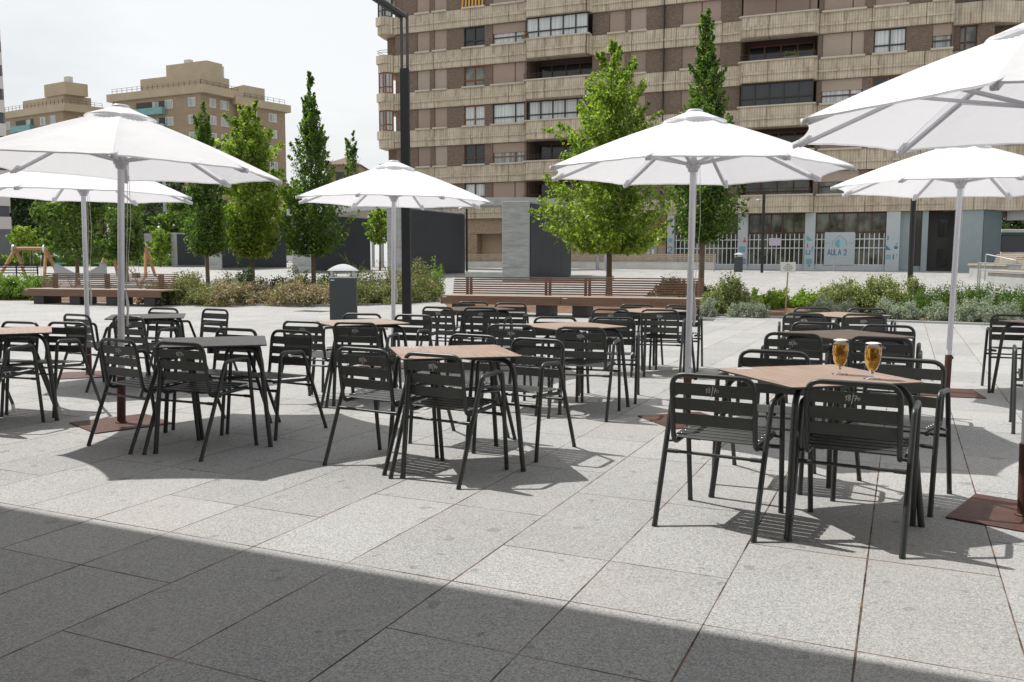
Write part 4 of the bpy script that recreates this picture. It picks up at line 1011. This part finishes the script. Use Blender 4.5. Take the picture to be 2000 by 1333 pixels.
# ------------------------------------------------------------------ far brick blocks
def prism3(t,name,pts,z0,z1,m,par=None,grow=0):
    c=sum((Vector(p) for p in pts),Vector((0,0)))/len(pts)
    mb=MB(); q=[tuple(c+(Vector(p)-c)*(1+grow/((Vector(p)-c).length))) for p in pts]; mb.prism(q,z0,z1); return mb.build(name,m,par or t)
def farblock(label,cx,cD,lx,lD,rx,rD,ytop,pent,wins_l,wins_r,balcs):
    A=at(cx,508,cD); Lp=at(lx,508,lD); Rp=at(rx,508,rD); A,Lp,Rp=[Vector((q.x,q.y)) for q in(A,Lp,Rp)]; B=Lp+Rp-A
    t=thing('brick_block',(A.x,A.y,.8),label,'building','beige brick blocks far left'); o=A
    rel=[tuple(q-o) for q in(A,Rp,B,Lp)]
    zt_=at(cx,ytop,cD).z-.8; st=2.9
    c=Vector((0,0))
    prism3(t,'wall',rel,0,zt_-1.3,'brick_far'); 
    ev=prism3(t,'eaves',rel,zt_-1.3,zt_,'beige_render',grow=1.1)
    prism3(t,'railing',rel,zt_+.003,zt_+.9,'galvanised',grow=.6) if False else None
    # railing as thin bars
    q=MB()
    for e0_,e1_ in((Vector(rel[3]),Vector(rel[0])),(Vector(rel[0]),Vector(rel[1]))):
        n=int((e1_-e0_).length/1.2)
        for i in range(n+1): x=e0_+(e1_-e0_)*i/n; q.bb(x.x-.03,x.x+.03,x.y-.03,x.y+.03,zt_,zt_+.9)
        for h_ in(.5,.9): q.tube([(*e0_,zt_+h_),(*e1_,zt_+h_)],.03,4)
    q.build('railing','lamp_grey',t)
    for (f0,f1,g0,g1,h0,h1,m_) in pent:   # penthouse volumes: fractions along left edge and right edge
        eL=Vector(rel[3]); eR=Vector(rel[1]); P=lambda f,g:tuple(eL*f+eR*g)
        prism3(t,'penthouse',[P(f0,g0),P(f0,g1),P(f1,g1),P(f1,g0)],zt_+h0,zt_+h1,m_)
    def onface(e,f,z,w_,h_,m_,nm,out=.06,sub=None):
        e=Vector(e); d=e.normalized(); nrm_=Vector((d.y,-d.x)); 
        if nrm_.y>0: nrm_=-nrm_
        c=e*f; q=MB(); rz=math.atan2(d.y,d.x)
        q.box((c.x+nrm_.x*out/2,c.y+nrm_.y*out/2,z+h_/2),(w_,out,h_),rz); ob=q.build(nm,m_,t); return ob
    for f,rows,w_ in wins_l:
        for r in rows:
            z=zt_-1.3-.75-1.25-st*r; onface(rel[3],f,z-.12,w_+.24,1.49,'tower_white','window_frame',.06); onface(rel[3],f,z,w_,1.25,'curtain_glass','window',.08)
    for f,rows,w_ in wins_r:
        for r in rows:
            z=zt_-1.3-.75-1.25-st*r; onface(rel[1],f,z-.12,w_+.24,1.49,'tower_white','window_frame',.06); onface(rel[1],f,z,w_,1.25,'curtain_glass','window',.08)
    for f,rows,w_ in balcs:
        for r in rows:
            z=zt_-1.3-3.05-st*r; onface(rel[3],f,z,w_,1.15,'teal_panel','balcony',1.0); onface(rel[3],f,z+1.15,w_*.9,1.2,'frame_dark','balcony_opening',.05); onface(rel[3],f-.06,z+1.2,1.5,1.1,'curtain_glass','window',.09)
    return t
farblock('tall brick block with teal balconies, rising behind the front left parasol',402.5,150,232,159,473,157,166,
  [(0.05,.72,.12,.9,.003,2.3,'beige_render'),(.05,.5,.30,.72,2.303,4.6,'beige_render'),(.30,.36,.45,.55,4.603,5.5,'concrete_pale'),(.08,.14,.76,.84,2.303,4.4,'concrete_pale')],
  [(.35,range(0,9),1.6),(.90,range(0,9),1.6),(.10,range(0,9),1.4)],[(.62,range(0,9),1.6),(.30,range(0,9),1.1)],[(.56,range(0,9),7.5)])
farblock('lower brick wing joined right of the tall block, behind the middle maple',474,156,440,160,563,164,190,
  [(.1,.9,.15,.6,.003,2.4,'beige_render')],[],[(.72,range(0,8),1.5),(.3,range(0,8),1.3)],[])
farblock('farther left brick block with teal balconies behind the parasol top',136,165,11,176,212,170,203,
  [(.1,.72,.2,.9,.003,2.0,'beige_render'),(.04,.35,.15,.72,2.003,4.3,'beige_render'),(.08,.14,.3,.42,4.303,5.5,'concrete_pale')],
  [(.15,range(0,10),1.4),(.30,range(0,10),1.4),(.85,range(0,10),1.5)],[(.5,range(0,10),1.4)],[(.58,range(0,10),6.5)])
p=at(668,345,170); t=thing('brick_house',(p.x,170,.8),'small brick house top far right of the pointed hornbeam','building'); zt_=at(668,322,170).z-.8
MB().bb(-3,3.2,0,10,0,zt_).build('wall','brick_far',t); mb=MB(); mb.add([(-3.6,-.6,zt_),(3.8,-.6,zt_),(3.8,10.6,zt_),(-3.6,10.6,zt_),(.1,5,zt_+2)],[(0,1,4),(1,2,4),(2,3,4),(3,0,4),(3,2,1,0)]); mb.build('roof','brick_brown',t); MB().bb(-1.2,.4,-.05,0,zt_-3,zt_-1.4).build('window','dark_glass',t)

# ------------------------------------------------------------------ the big apartment block
A0=at(775,508,69.6); B0=at(1850,508,54.6); dF=Vector((B0.x-A0.x,B0.y-A0.y,0)).normalized(); rzF=math.atan2(dF.y,dF.x)
nF=Vector((-dF.y,dF.x,0))     # into the building
AB=thing('apartment_block',(A0.x,A0.y,0),'large brown brick apartment block with ribbed concrete balcony bands','building',rz=rzF)
def U(px,back=0.):
    d=rayd(px,400); ax,ay=A0.x+nF.x*back,A0.y+nF.y*back
    # solve (d.x,d.y)*t = A + s*dF
    det=d.x*(-dF.y)+dF.x*d.y; s=(d.x*ay-d.y*ax)/(d.y*dF.x-d.x*dF.y); return s
ZS=[5.66+2.9*k for k in range(8)]       # sill heights
WH=1.52                                   # window height
bt=lambda k:ZS[k]-.07; bb0=lambda k:(ZS[k-1]+WH+.02 if k>0 else 4.50)   # band k top / bottom
ztopB=ZS[7]+3
def part(mb,n,m,par=None,bv=0): return mb.build(n,m,par or AB,bv,1)
UE=U(1850)
# body set back
part(MB().bb(.2,UE,1.7,13,.0,ztopB),'core_wall','loggia_brown'); part(MB().bb(UE+.002,UE+12,2.55,13,4.5,ztopB),'core_wall','brick_brown')
# bands
balc=[(U(1029),U(1155)),(U(1438),U(1588))]
def outline(u0,u1,f0,bulges,bd,back):
    """front line from u0 to u1 at y=-f0 with bulges (a,b) at y=-bd"""
    pts=[(u0,-f0)]
    for a,b in bulges: pts+=[(a-.02,-f0),(a+.25,-bd),(b-.25,-bd),(b+.02,-f0)]
    pts+=[(u1,-f0)]
    return pts
for k in range(8):
    z0,z1=bb0(k),bt(k); h=z1-z0
    # profile: upper half flat, lower half slightly stepped
    mb=MB()
    for (za,zb_,ex) in((z0,z0+h*.36,.16),(z0+h*.36,z0+h*.46,.24),(z0+h*.46,z0+h*.56,.19),(z0+h*.56,z1,.14)):
        pts=outline(0.0,U(1846),ex,balc,ex+.75,0)
        poly=pts+[(pts[-1][0],.3),(pts[0][0],.3)]
        mb.prism(poly[::-1] if False else poly,za,zb_)
    part(mb,'concrete_band','ribbed_concrete')
    if k>0 or True:
        for a,b in balc: part(MB().prism([(a+.0,-.9),(a+.25,-.98),(b-.25,-.98),(b,-.9),(b,-.2),(a,-.2)],z1+.002,z1+.09),'balcony_coping','stone_sill')
# brick piers between the openings
ops=[(817,841),(850,874),(907,947),(962,1024),(1028,1154),(1186,1216),(1226,1257),(1326,1400),(1439,1587),(1596,1676),(1694,1756),(1806,1844)]
prev=775
gaps=[]
for a,b in ops: gaps.append((prev,a)); prev=b
gaps.append((prev,1846))
for a,b in gaps:
    ua,ub=U(a),U(b)
    if ub-ua>.05: part(MB().bb(ua,ub,.002,.32,ZS[0]-.3,ztopB),'brick_pier','brick_brown')
# rain-water joint
part(MB().bb(U(1292)-.02,U(1292)+.02,-.262,-.0,4.6,ztopB),'joint','frame_dark')
rw=random.Random(5)
def window(u0,u1,z0,z1,kind,frame='frame_brown',split=None,yb=.10,sill=True):
    q=MB(); f=.07
    q.bb(u0,u1,yb,yb+.08,z0,z0+f); q.bb(u0,u1,yb,yb+.08,z1-f,z1); q.bb(u0,u0+f,yb,yb+.08,z0+f,z1-f); q.bb(u1-f,u1,yb,yb+.08,z0+f,z1-f)
    sp_=split or []
    for s in sp_: x=u0+(u1-u0)*s; q.bb(x-.04,x+.04,yb-.004,yb+.078,z0+f,z1-f)
    if kind in('glass','dark','half'):
        zc=z0+(z1-z0)*.34; q.bb(u0+f,u1-f,yb-.006,yb+.074,zc-.04,zc+.04)
    w_=part(q,'window',frame)
    gl=MB(); gl.bb(u0+.01,u1-.01,yb+.085,yb+.10,z0+.01,z1-.01); gl.build('pane',rw.choice(['curtain_glass','white_curtain','green_glass','white_curtain']) if kind in('glass','half') else 'dark_glass',w_)
    if kind in('shut','half'):
        zz=z0+.0 if kind=='shut' else z0+(z1-z0)*.52
        s_=MB(); s_.bb(u0+.02,u1-.02,yb-.03,yb-.008,zz+.03,z1-.01)
        if kind=='shut': 
            for s in sp_: x=u0+(u1-u0)*s; s_.cur=1; s_.bb(x-.035,x+.035,yb-.045,yb-.031,z0+.03,z1-.01); s_.cur=0
        s_.build('shutter',[rw.choice(['shutter_tan','shutter_tan','shutter_tan2','shutter_pale']),'frame_brown'],w_)
    if sill:
        s2=MB(); s2.bb(u0-.08,u1+.08,-.30,.0,z0-.085,z0+.03); s2.build('sill','stone_sill',w_)
    return w_
KIND={ # column -> kinds by row 0..6
 0:'sssssss',1:'hssssss',2:'gdggdos',3:'shgshss',5:'sssssss',6:'sssssss',7:'sssssss',9:'hshssss',10:'gsdgsss',11:'ssshhss'}
fr_=['frame_brown','frame_red','frame_brown','frame_red','frame_dark']
for ci,(a,b) in enumerate(ops):
    u0,u1=U(a),U(b)
    if ci in(4,8):
        for k in range(7):
            z0,z1=ZS[k]+.02,ZS[k]+WH
            glazed=(ci==4 and k in(4,2)) or (ci==8 and k in(2,))
            if ci==4 and k==0: glazed=False
            if glazed or (ci==8 and k==4):
                yb=-.55 if k!=2 or ci==8 else .0
                n=5; window(u0+.15,u1-.15,z0,z1,'glass' if not(ci==8 and k==2) else 'dark','frame_dark',[i/n for i in range(1,n)],yb,False) if not(ci==8 and k==4) else window(u0+.1,u1-.1,z0,z1,'shut','frame_brown',[.45,.9],.0,False)
            else:
                # open loggia: doors at the back, rail, side walls
                w_=window(u0+.3,u1-.3,z0-.2,z1-.05,'glass' if (ci==8 and k==0) else 'dark','frame_red' if ci==8 else 'frame_brown',[.25,.5,.75],1.55,False)
                rl=MB()
                for h_ in(.22,.40): rl.tube([(u0+.1,-.82,z0+h_),(u1-.1,-.82,z0+h_)],.022,5)
                for i in range(7): x=u0+.1+(u1-u0-.2)*i/6; rl.tube([(x,-.82,z0-.05),(x,-.82,z0+.40)],.018,5)
                part(rl,'balcony_rail','frame_dark')
        for x in(u0,u1): part(MB().bb(x-.06,x+.06,.33,1.69,ZS[0]-.2,ztopB),'loggia_side','brick_brown')
        continue
    wide=(u1-u0)>1.9
    for k in range(7):
        c=KIND[ci][k]; kind={'s':'shut','h':'half','g':'glass','d':'dark','o':'awn'}[c]
        sp_=[.70] if ci in(3,9) else ([.5] if wide or c in 'gd' else [])
        if kind=='awn': kind='shut'
        window(u0,u1,ZS[k],ZS[k]+WH,kind,fr_[(ci+k*3)%5],sp_)
# striped sun blind on the top row window
u0,u1=U(905),U(946); zA=ZS[5]; q=MB(); n=13
for i in range(n):
    q.cur=i%2; x0=u0+(u1-u0)*i/n; x1=u0+(u1-u0)*(i+1)/n; q.add([(x0,-.05,ZS[5]+WH),(x1,-.05,ZS[5]+WH),(x1,-.22,zA-.0),(x0,-.22,zA-.0)],[(0,1,2,3)])
mat('blind_yellow',(.62,.33,.06),.8); mat('blind_dark',(.05,.035,.03),.8); q.build('sun_blind',['blind_yellow','blind_dark'],AB)
# flower boxes
def flowers(px,k,n,w,m_,label,dz=.1):
    u=U(px); o=AB.matrix_basis if False else None
    P=Vector((A0.x,A0.y,0))+dF*u-nF*.95; t=thing('balcony_flowers',(P.x,P.y,ZS[k]+.05),label,'flowers',rz=rzF)
    pts=np.stack([rng.uniform(-w/2,w/2,n),rng.normal(0,.08,n),np.abs(rng.normal(dz,.12,n))],1)
    leafcloud('foliage',pts,.12,'leaf_mid',t); leafcloud('blossom',pts[:n//3]+np.array([0,-.05,.05]),.10,m_,t)
    MB().bb(-w/2,w/2,-.1,.1,-.03,.06).build('planter','tower_grey',t)
flowers(1072,6,900,4.0,'petal_red','red flowers along the balcony at the top edge of the block')
flowers(1034,4,120,.5,'petal_red','small pink-red flower pot on the balcony left of the maple')
flowers(1540,3,200,.9,'petal_orange','dry orange-brown plant on the glazed right balcony')
# left corner bay
wb=U(775)-0.0; LB=-1.25
for k in range(8):
    z0,z1=bb0(k),bt(k); q=MB()
    for za,zb_,ex in((z0,z0+.5*(z1-z0),.10),(z0+.5*(z1-z0),z1,.0)): q.prism([(LB-.35+ex,.9),(LB-.1+ex,-.55-.0+ex),(LB+.5,-.78+ex),(-.45,-.78+ex),(-.02,-.3),(-.02,2.5),(LB-.35+ex,2.5)],za,zb_)
    part(q,'corner_balcony','ribbed_concrete')
for k in range(7):
    z0,z1=ZS[k]-.06,ZS[k]+WH+.03
    if k in(5,3,2): # glazed bay
        pts=[(LB-.1,.8),(LB+.1,-.42),(LB+.55,-.6),(-.5,-.6),(-.1,-.2)]; q=MB()
        for p_ in pts: q.bb(p_[0]-.05,p_[0]+.05,p_[1]-.05,p_[1]+.05,z0,z1)
        for a,b in zip(pts,pts[1:]):
            for h_ in(z0+.04,z0+.5,z1-.05): q.tube([(*a,h_),(*b,h_)],.05,4)
        w_=part(q,'bay_window','frame_red' if k in(3,2) else 'frame_dark')
        q=MB()
        for a,b in zip(pts,pts[1:]): q.add([(*a,z0),(*b,z0),(*b,z1),(*a,z1)],[(0,1,2,3)])
        q.build('pane','curtain_glass',w_)
    else:
        part(MB().bb(-1.0,-.02,.6,2.4,z0,z1),'corner_wall','brick_brown')
        q=MB()
        for h_ in(.2,.36): q.tube([(LB-.1,.5,z0+h_),(LB+.0,-.5,z0+h_),(LB+.5,-.7,z0+h_),(-.5,-.7,z0+h_),(-.1,-.3,z0+h_)],.02,4)
        part(q,'balcony_rail','frame_dark')
# right end: set-back wall with window column
for k in range(8):
    z0,z1=bb0(k),bt(k); q=MB(); q.bb(U(1846)+.01,U(1925,1.0),.75,1.4,z0,z1); q.prism([(U(1925,1.0)+.01,.75),(U(1925,1.0)+1.4,1.6),(U(1925,1.0)+14,1.6),(U(1925,1.0)+14,2.0),(U(1925,1.0)+.01,2.0)],z0,z1); part(q,'concrete_band','ribbed_concrete')
q=MB(); q.bb(U(1846)+.01,U(1858,1.0),.95,1.3,4.5,ztopB); q.bb(U(1892,1.0),U(1925,1.0),.95,1.3,4.5,ztopB); part(q,'brick_pier','brick_brown')
for k in range(7): window(U(1858,1.0),U(1892,1.0),ZS[k],ZS[k]+WH,'glass' if k%2 else 'half','frame_brown',[.35],1.1,False)

# ---- ground floor of the block
GZ=.72; zc=4.49
US=U(1305)
# left: tan wall, arcade opening, lattice
part(MB().bb(.0,U(905),.5,1.6,GZ-.4,zc),'ground_wall','tan_render')
part(MB().bb(U(905)+.01,US-.01,1.25,1.69,GZ-.4,zc),'ground_wall','tan_render')
for a,b in((985,1035),(1110,1160),(1205,1300)): part(MB().bb(U(a),U(b),.30,1.24,GZ-.4,zc),'ground_pillar','tan_render')
part(MB().bb(U(905)+.02,U(928),.30,1.24,GZ-.4,zc),'ground_pillar','brick_tan')
part(MB().bb(U(905)+.02,US-.02,.24,.299,3.35,zc),'fascia','brick_tan')
# lattice: staggered brick openings
q=MB(); u0,u1=U(1238),U(1291); z0,z1=2.55,4.25; nx_,nz_=14,11
for j in range(nz_):
    for i in range(nx_):
        w_=(u1-u0)/nx_; x=u0+i*w_+(w_*.5 if j%2 else 0)
        q.bb(x+.03,x+w_*.62,.205,.2385,z0+j*(z1-z0)/nz_+.03,z0+(j+1)*(z1-z0)/nz_-.02)
part(MB().bb(u0-.1,u1+.25,.21,.2395,z0-.06,z1+.04),'lattice_panel','brick_red') if 'brick_red' in M else None
brick('brick_red',(.33,.15,.09),(.42,.21,.13),(.45,.34,.26)); part(MB().bb(u0-.1,u1+.25,.225,.2385,z0-.06,z1+.04),'lattice_panel','brick_red')
part(q,'lattice_holes','dark_interior')
P=Vector((A0.x,A0.y,0))+dF*((U(1261)+U(1283))/2)+nF*.12; t=thing('metal_cabinet',(P.x,P.y,1.35),'grey metal service cabinet with two white labels, left of the school','cabinet',rz=rzF)
b=MB().bb(-.42,.42,0,.16,0,.95).build('body','galvanised',t,.01); q=MB(); q.bb(-.25,-.08,-.006,-.0005,.45,.75); q.bb(.06,.23,-.006,-.0005,.45,.75); q.build('label_plate','white_paint',b)
# school front
piers=[(1305,1318),(1443,1462),(1574,1594),(1733,1760)]
UR2=U(1760)
part(MB().bb(US,UR2,.9,1.2,GZ-.4,zc),'school_back_wall','dark_interior')
part(MB().bb(US,UR2,.05,.5,GZ-.4,GZ+.32),'school_base','school_panel')
for a,b in piers:
    part(MB().bb(U(a),U(b),-.10,.9,GZ-.4,zc),'school_pier','school_panel')
spans=[(1318,1443),(1462,1574),(1594,1733)]
for a,b in spans:
    u0,u1=U(a)+.01,U(b)-.01
    q=MB(); q.bb(u0,u1,.40,.46,3.16,3.24); q.bb(u0,u1,.40,.46,zc-.08,zc)
    n=5
    for i in range(n+1): x=u0+(u1-u0)*i/n; q.bb(max(x-.04,u0),min(x+.04,u1),.40,.46,3.24,zc-.08)
    w_=part(q,'shop_window','frame_brown'); g=MB(); g.bb(u0,u1,.47,.49,1.0,zc-.02); g.build('pane','green_glass',w_)
    q=MB(); x=u0+.12
    while x<u1-.03: q.bb(x-.025,x+.025,.12,.16,GZ+.32,3.12); x+=.29
    for h_ in(1.05,2.15,2.72): q.bb(u0,u1,.165,.20,h_,h_+.06)
    part(q,'fence_bars','fence_white')
# sign AULA 2
u0,u1=U(1613),U(1672); zb_,zt_=GZ+.34,3.20
P=Vector((A0.x,A0.y,0))+dF*u0; t=thing('school_sign',(P.x,P.y,0),'pale blue school sign reading AULA 2 with a round house emblem','sign',rz=rzF)
W_=u1-u0; bd=MB().bb(0,W_,.02,.08,zb_,zt_).build('board','school_panel',t)
def text(s,x,z,h,w,m_,par,sp_=1.35,xs=.62):
    q=MB(); sc=h/1.4; cx=x
    for ch in s:
        if ch in FONT: strokes(q,[[(px_*sc*xs,py_*sc) for px_,py_ in l] for l in FONT[ch]],Vector((cx,.0185,z)),(1,0,0),(0,0,1),(0,-1,0),w,.004)
        cx+=sc*sp_*xs*(1 if ch!=' ' else .6)
    q.build('lettering',m_,par); return cx
hT=.36; text('AULA 2',W_*.12,1.72,hT,.05,'ink_blue',bd,1.36)
q=MB(); cxm=W_/2
strokes(q,[[(x,0.018*math.sin(x*40)) for x in np.linspace(0,W_*.78,40)]],Vector((W_*.12,.0185,1.56)),(1,0,0),(0,0,1),(0,-1,0),.022,.004)
q.build('lettering','ink_lightblue',bd)
q=MB(); strokes(q,[[(-.42,-.05),(-.42,.22),(0,.62),(.42,.22),(.42,-.05)],[(-.85,.12),(-.62,.12)],[(.62,.12),(.85,.12)]],Vector((cxm,.0185,2.38)),(1,0,0),(0,0,1),(0,-1,0),.045,.004)
em=q.build('emblem','ink_teal',bd)
for k_,(a0,a1,m_) in enumerate(((90,270,'ink_blue'),(-90,90,'ink_lightblue'))):
    q=MB(); pts=[(.27*math.cos(R(a0+(a1-a0)*i/14)),.27*math.sin(R(a0+(a1-a0)*i/14))) for i in range(15)]
    q.add([(cxm+x,.0165,2.47+z) for x,z in pts]+[(cxm+x,.0195,2.47+z) for x,z in pts],[tuple(range(15))]+[(i,i+1,15+i+1,15+i) for i in range(14)]); q.build('emblem','ink_teal' if k_==0 else m_,bd)
# icons on the piers
def shape(q,x,z,kind,s):
    y=-.106
    if kind=='sq': q.bb(x-s/2,x+s/2,y,-.1005,z-s/2,z+s/2)
    if kind=='tri': q.add([(x-s/2,y,z-s/2),(x+s/2,y,z-s/2),(x-s/2,y,z+s/2)],[(0,1,2)])
    if kind=='flask': q.add([(x-s*.4,y,z-s/2),(x+s*.4,y,z-s/2),(x+s*.08,y,z+s*.1),(x+s*.08,y,z+s/2),(x-s*.08,y,z+s/2),(x-s*.08,y,z+s*.1)],[(0,1,2,3,4,5)])
    if kind=='disc': q.add([(x+s/2*math.cos(R(30*i)),y,z+s/2*math.sin(R(30*i))) for i in range(12)],[tuple(range(12))])
    if kind=='bars':
        for i in range(3): q.bb(x-s/2,x+s/2,y,-.1005,z-s/2+i*s*.36,z-s/2+i*s*.36+s*.24)
    if kind=='u': q.bb(x-s/2,x-s*.3,y,-.1005,z-s/2,z+s/2); q.bb(x+s*.3,x+s/2,y,-.1005,z-s/2,z+s/2); q.bb(x-s*.3,x+s*.3,y,-.1005,z-s/2,z-s*.3)
    if kind=='bar': q.bb(x-s*.12,x+s*.12,y,-.1005,z-s/2,z+s/2)
IC={0:[('sq',.0,2.75,.4,'ink_teal'),('bar',-.1,1.35,.35,'ink_blue'),('bar',.1,1.3,.3,'ink_teal')],
 1:[('flask',.18,2.75,.48,'ink_red'),('disc',-.22,2.6,.12,'ink_lightblue'),('sq',0,2.1,.55,'ink_teal'),('bars',.1,1.3,.5,'ink_blue'),('bar',-.28,1.3,.5,'ink_teal')],
 2:[('tri',0,2.85,.55,'ink_teal'),('bar',-.15,2.35,.4,'ink_red'),('u',-.1,1.9,.42,'ink_blue'),('bar',.22,2.1,.5,'ink_teal'),('sq',0,1.3,.5,'ink_teal'),('bars',0,1.02,.2,'ink_blue')],
 3:[('u',.2,2.8,.5,'ink_lightblue'),('bar',-.35,2.8,.4,'ink_blue'),('disc',.25,2.2,.34,'ink_blue'),('disc',.28,2.42,.14,'ink_red'),('tri',-.28,2.2,.45,'ink_blue'),('bars',-.28,1.6,.42,'ink_teal'),('bar',.1,1.6,.45,'ink_blue'),('bar',.32,1.7,.3,'ink_teal')]}
for i,(a,b) in enumerate(piers):
    par=[o for o in C.objects if o.name.startswith('school_pier')][i]; uc=(U(a)+U(b))/2
    for kind,dx,z,s,m_ in IC[i]:
        q=MB(); shape(q,uc+dx*.8,z,kind,s*.72); q.build('emblem',m_,par)
    if i==0:
        q=MB(); sc=.45/1.4; strokes(q,[[(px_*sc,py_*sc) for px_,py_ in l] for l in FONT['2']],Vector((uc-.16,-.101,1.85)),(1,0,0),(0,0,1),(0,-1,0),.06,.004); q.build('lettering','ink_blue',par)
# pink notice on the bars
P=Vector((A0.x,A0.y,0))+dF*((U(1504)+U(1527))/2)+nF*.1; t=thing('paper_notice',(P.x,P.y,2.35),'pink-white paper notice tied to the white bars','notice',rz=rzF)
mat('pink_paper',(.62,.52,.60),.8); b=MB().bb(-.38,.38,0,.012,0,.5).build('sheet','pink_paper',t); q=MB()
for i in range(3): q.bb(-.3,.3-.1*i,-.004,-.0005,.36-.1*i,.385-.1*i)
q.build('lettering','ink_lightblue',b)
# right part of the school: grey walls, entrance
part(MB().bb(UR2+.01,U(1790),.35,1.2,GZ-.4,zc),'entrance_wall','school_grey'); part(MB().bb(U(1790)+.01,U(1803),.55,.6,GZ+.3,zc),'glass_block','shop_glass')
part(MB().bb(U(1803)+.01,U(1815),.05,1.2,GZ-.4,zc),'entrance_wall','school_grey'); part(MB().bb(U(1790)+.01,U(1803),.30,.54,GZ-.4,GZ+.3),'entrance_wall','school_grey')
part(MB().bb(U(1815)+.01,U(1868),1.2,1.69,GZ-.4,zc),'entrance_recess','dark_interior')
q=MB(); q.bb(U(1838),U(1856),1.12,1.19,1.0,2.1); q.bb(U(1838),U(1856),1.12,1.19,2.9,4.0); part(q,'entrance_window','dark_glass')
ua,ub,uc=U(1868),U(1922),U(1957,1.8)
part(MB().prism([(ua,-.05),(ub,-.05),(uc,1.8),(uc,2.6),(ua,2.6)],GZ-.4,zc),'corner_panel','school_grey')
part(MB().prism([(ub+.035,-.06),(uc+.02,1.73),(uc+.03,1.69),(ub+.05,-.05)],GZ-.4,zc),'corner_panel','school_dark')
part(MB().prism([(U(1846)-.0,-.20),(ub+.1,-.20),(uc+.3,1.72),(uc+4,1.9),(uc+4,2.6),(U(1846),2.6)],4.495,5.55),'concrete_band','ribbed_concrete')
part(MB().bb(uc+.35,uc+7,2.0,2.5,3.9,4.49),'passage_beam','concrete')

# long low wall seat before the block
P0=at(900,518,62.5); P1=at(1396,520,56.2); d=(P1-P0); d.z=0; L=d.length; t=thing('wall_bench',(P0.x,P0.y,.72),'long low wall bench with timber back before the apartment block','bench',rz=math.atan2(d.y,d.x))
MB().bb(0,L,0,.7,0,.52).build('base','concrete_pale',t); q=MB(); 
for i in range(4): q.bb(0,L,.60-.02*i,.66-.02*i,.60+i*.12,.69+i*.12)
for i in range(int(L/1.6)): q.bb(i*1.6+.2,i*1.6+.28,.665,.74,.52,1.05)
q.build('backrest','silver_wood',t); MB().bb(0,L,-.02,.56,.523,.56).build('seat','silver_wood',t)
for px,Y,lab in((1395,54,'small grey information post left of the distant litter bin'),(1629,54.5,'small grey information post before the AULA 2 sign')):
    p=at(px,508,Y); t=thing('information_post',(p.x,Y,gz_(0,Y)),lab,'post'); MB().tube([(0,0,0),(0,0,1.0)],.04,8).build('post','galvanised',t); q=MB(); q.box((0,-.02,.78),(.22,.03,.42),R(70)); q.build('plate','galvanised',t)

# ------------------------------------------------------------------ stepped seats, rail and bus at the right
for i,(px0,y0,Y0,px1,Y1,lab) in enumerate([(1890,515,47,1965,40,'far timber terrace seat at the right, beside the grey corner'),(1925,528,38,2060,30,'near timber terrace seat at the right edge')]):
    a=at(px0,y0,Y0); b=at(px1,y0,Y1); z=a.z; g0=gz_(0,Y1)-.1; a.z=b.z=g0; d=b-a; L=d.length; t=thing('stepped_bench',a,lab,'bench','timber terrace seats at the right',math.atan2(d.y,d.x))
    MB().bb(0,L,.1,2.2,0,z-g0-.10).build('base','concrete',t); q=MB(); n=9
    for j in range(n): q.bb(0,L,j*.11,j*.11+.10,z-g0-.095,z-g0)
    q.build('seat','silver_wood',t); q=MB()
    for j in range(5): q.bb(L*.15,L*.98,1.02+.02*j,1.06+.02*j,z-g0+.06+j*.09,z-g0+.12+j*.09)
    q.build('backrest','silver_wood',t)
p0=at(1909,560,27); p1=at(2040,560,22.5); t=thing('handrail',(p0.x,p0.y,gz_(0,27)),'galvanised metal handrail beside the timber terrace seats','handrail'); d=p1-p0; d.z=0; L=d.length; d.normalize()
zt_=at(1909,514,27).z-gz_(0,27); q=MB(); q.tube(fillet([(0,0,0),(0,0,zt_),tuple(d*L+Vector((0,0,zt_-.05)))],.04,5),.022,8); q.tube([tuple(d*.16),tuple(d*.16+Vector((0,0,zt_)))],.022,8); q.tube([tuple(Vector((0,0,zt_-.22))),tuple(d*L+Vector((0,0,zt_-.27)))],.018,8); q.build('rail','galvanised',t)
p0=at(1924,530,42); t=thing('handrail',(p0.x,42,gz_(0,42)),'farther sloping metal handrail by the grey corner','handrail'); zt_=at(1924,497,42).z-gz_(0,42)
q=MB(); q.tube(fillet([(0,0,0),(0,0,zt_),(.55,-1.6,zt_-.30),(.55,-1.6,0)],.05,5),.03,8); q.build('rail','galvanised',t)
p=at(1953,520,68); t=thing('city_bus',(p.x,68,.8),'dark green and white city bus at the right edge, front wheel showing','bus'); q=MB(); q.bb(0,9,0,2.5,.35,1.25); q.build('lower_body','bus_white',t,.08)
MB().bb(.02,8.98,.03,2.47,1.25,2.55).build('window','dark_glass',t,.05); MB().bb(0,9,0,2.5,2.551,2.75).build('side_stripe','bus_green',t,.02); MB().bb(0,9,.0,2.5,2.752,3.0).build('roof','bus_white',t,.05)
q=MB(); q.bb(2.4,3.4,-.012,-.001,2.76,2.86); q.build('marker','orange',t); q=MB(); q.tube([(1.6,-.06,.45),(1.6,.3,.45)],.48,20); wl=q.build('wheel','rubber',t); MB().tube([(1.6,-.07,.45),(1.6,-.05,.45)],.22,14).build('rim','galvanised',wl)
q=MB(); q.bb(2.6,9,-.015,-.001,.36,2.5); q.build('door','dark_glass',t)
# manhole cover
p=on(612,608.5); q=MB(); q.box((p.x,p.y,.003),(.9,.5,.006),YAW); tag(q.build('drain_cover','lamp_grey'),'dark rectangular drain cover on the paving before the left bed','drain cover')

S.cycles.max_bounces=8; S.cycles.transparent_max_bounces=8; S.cycles.glossy_bounces=3; S.cycles.diffuse_bounces=3
S.cycles.use_denoising=True
print('objects',len(C.objects),'faces',sum(len(o.data.polygons) for o in C.objects if o.type=='MESH'))
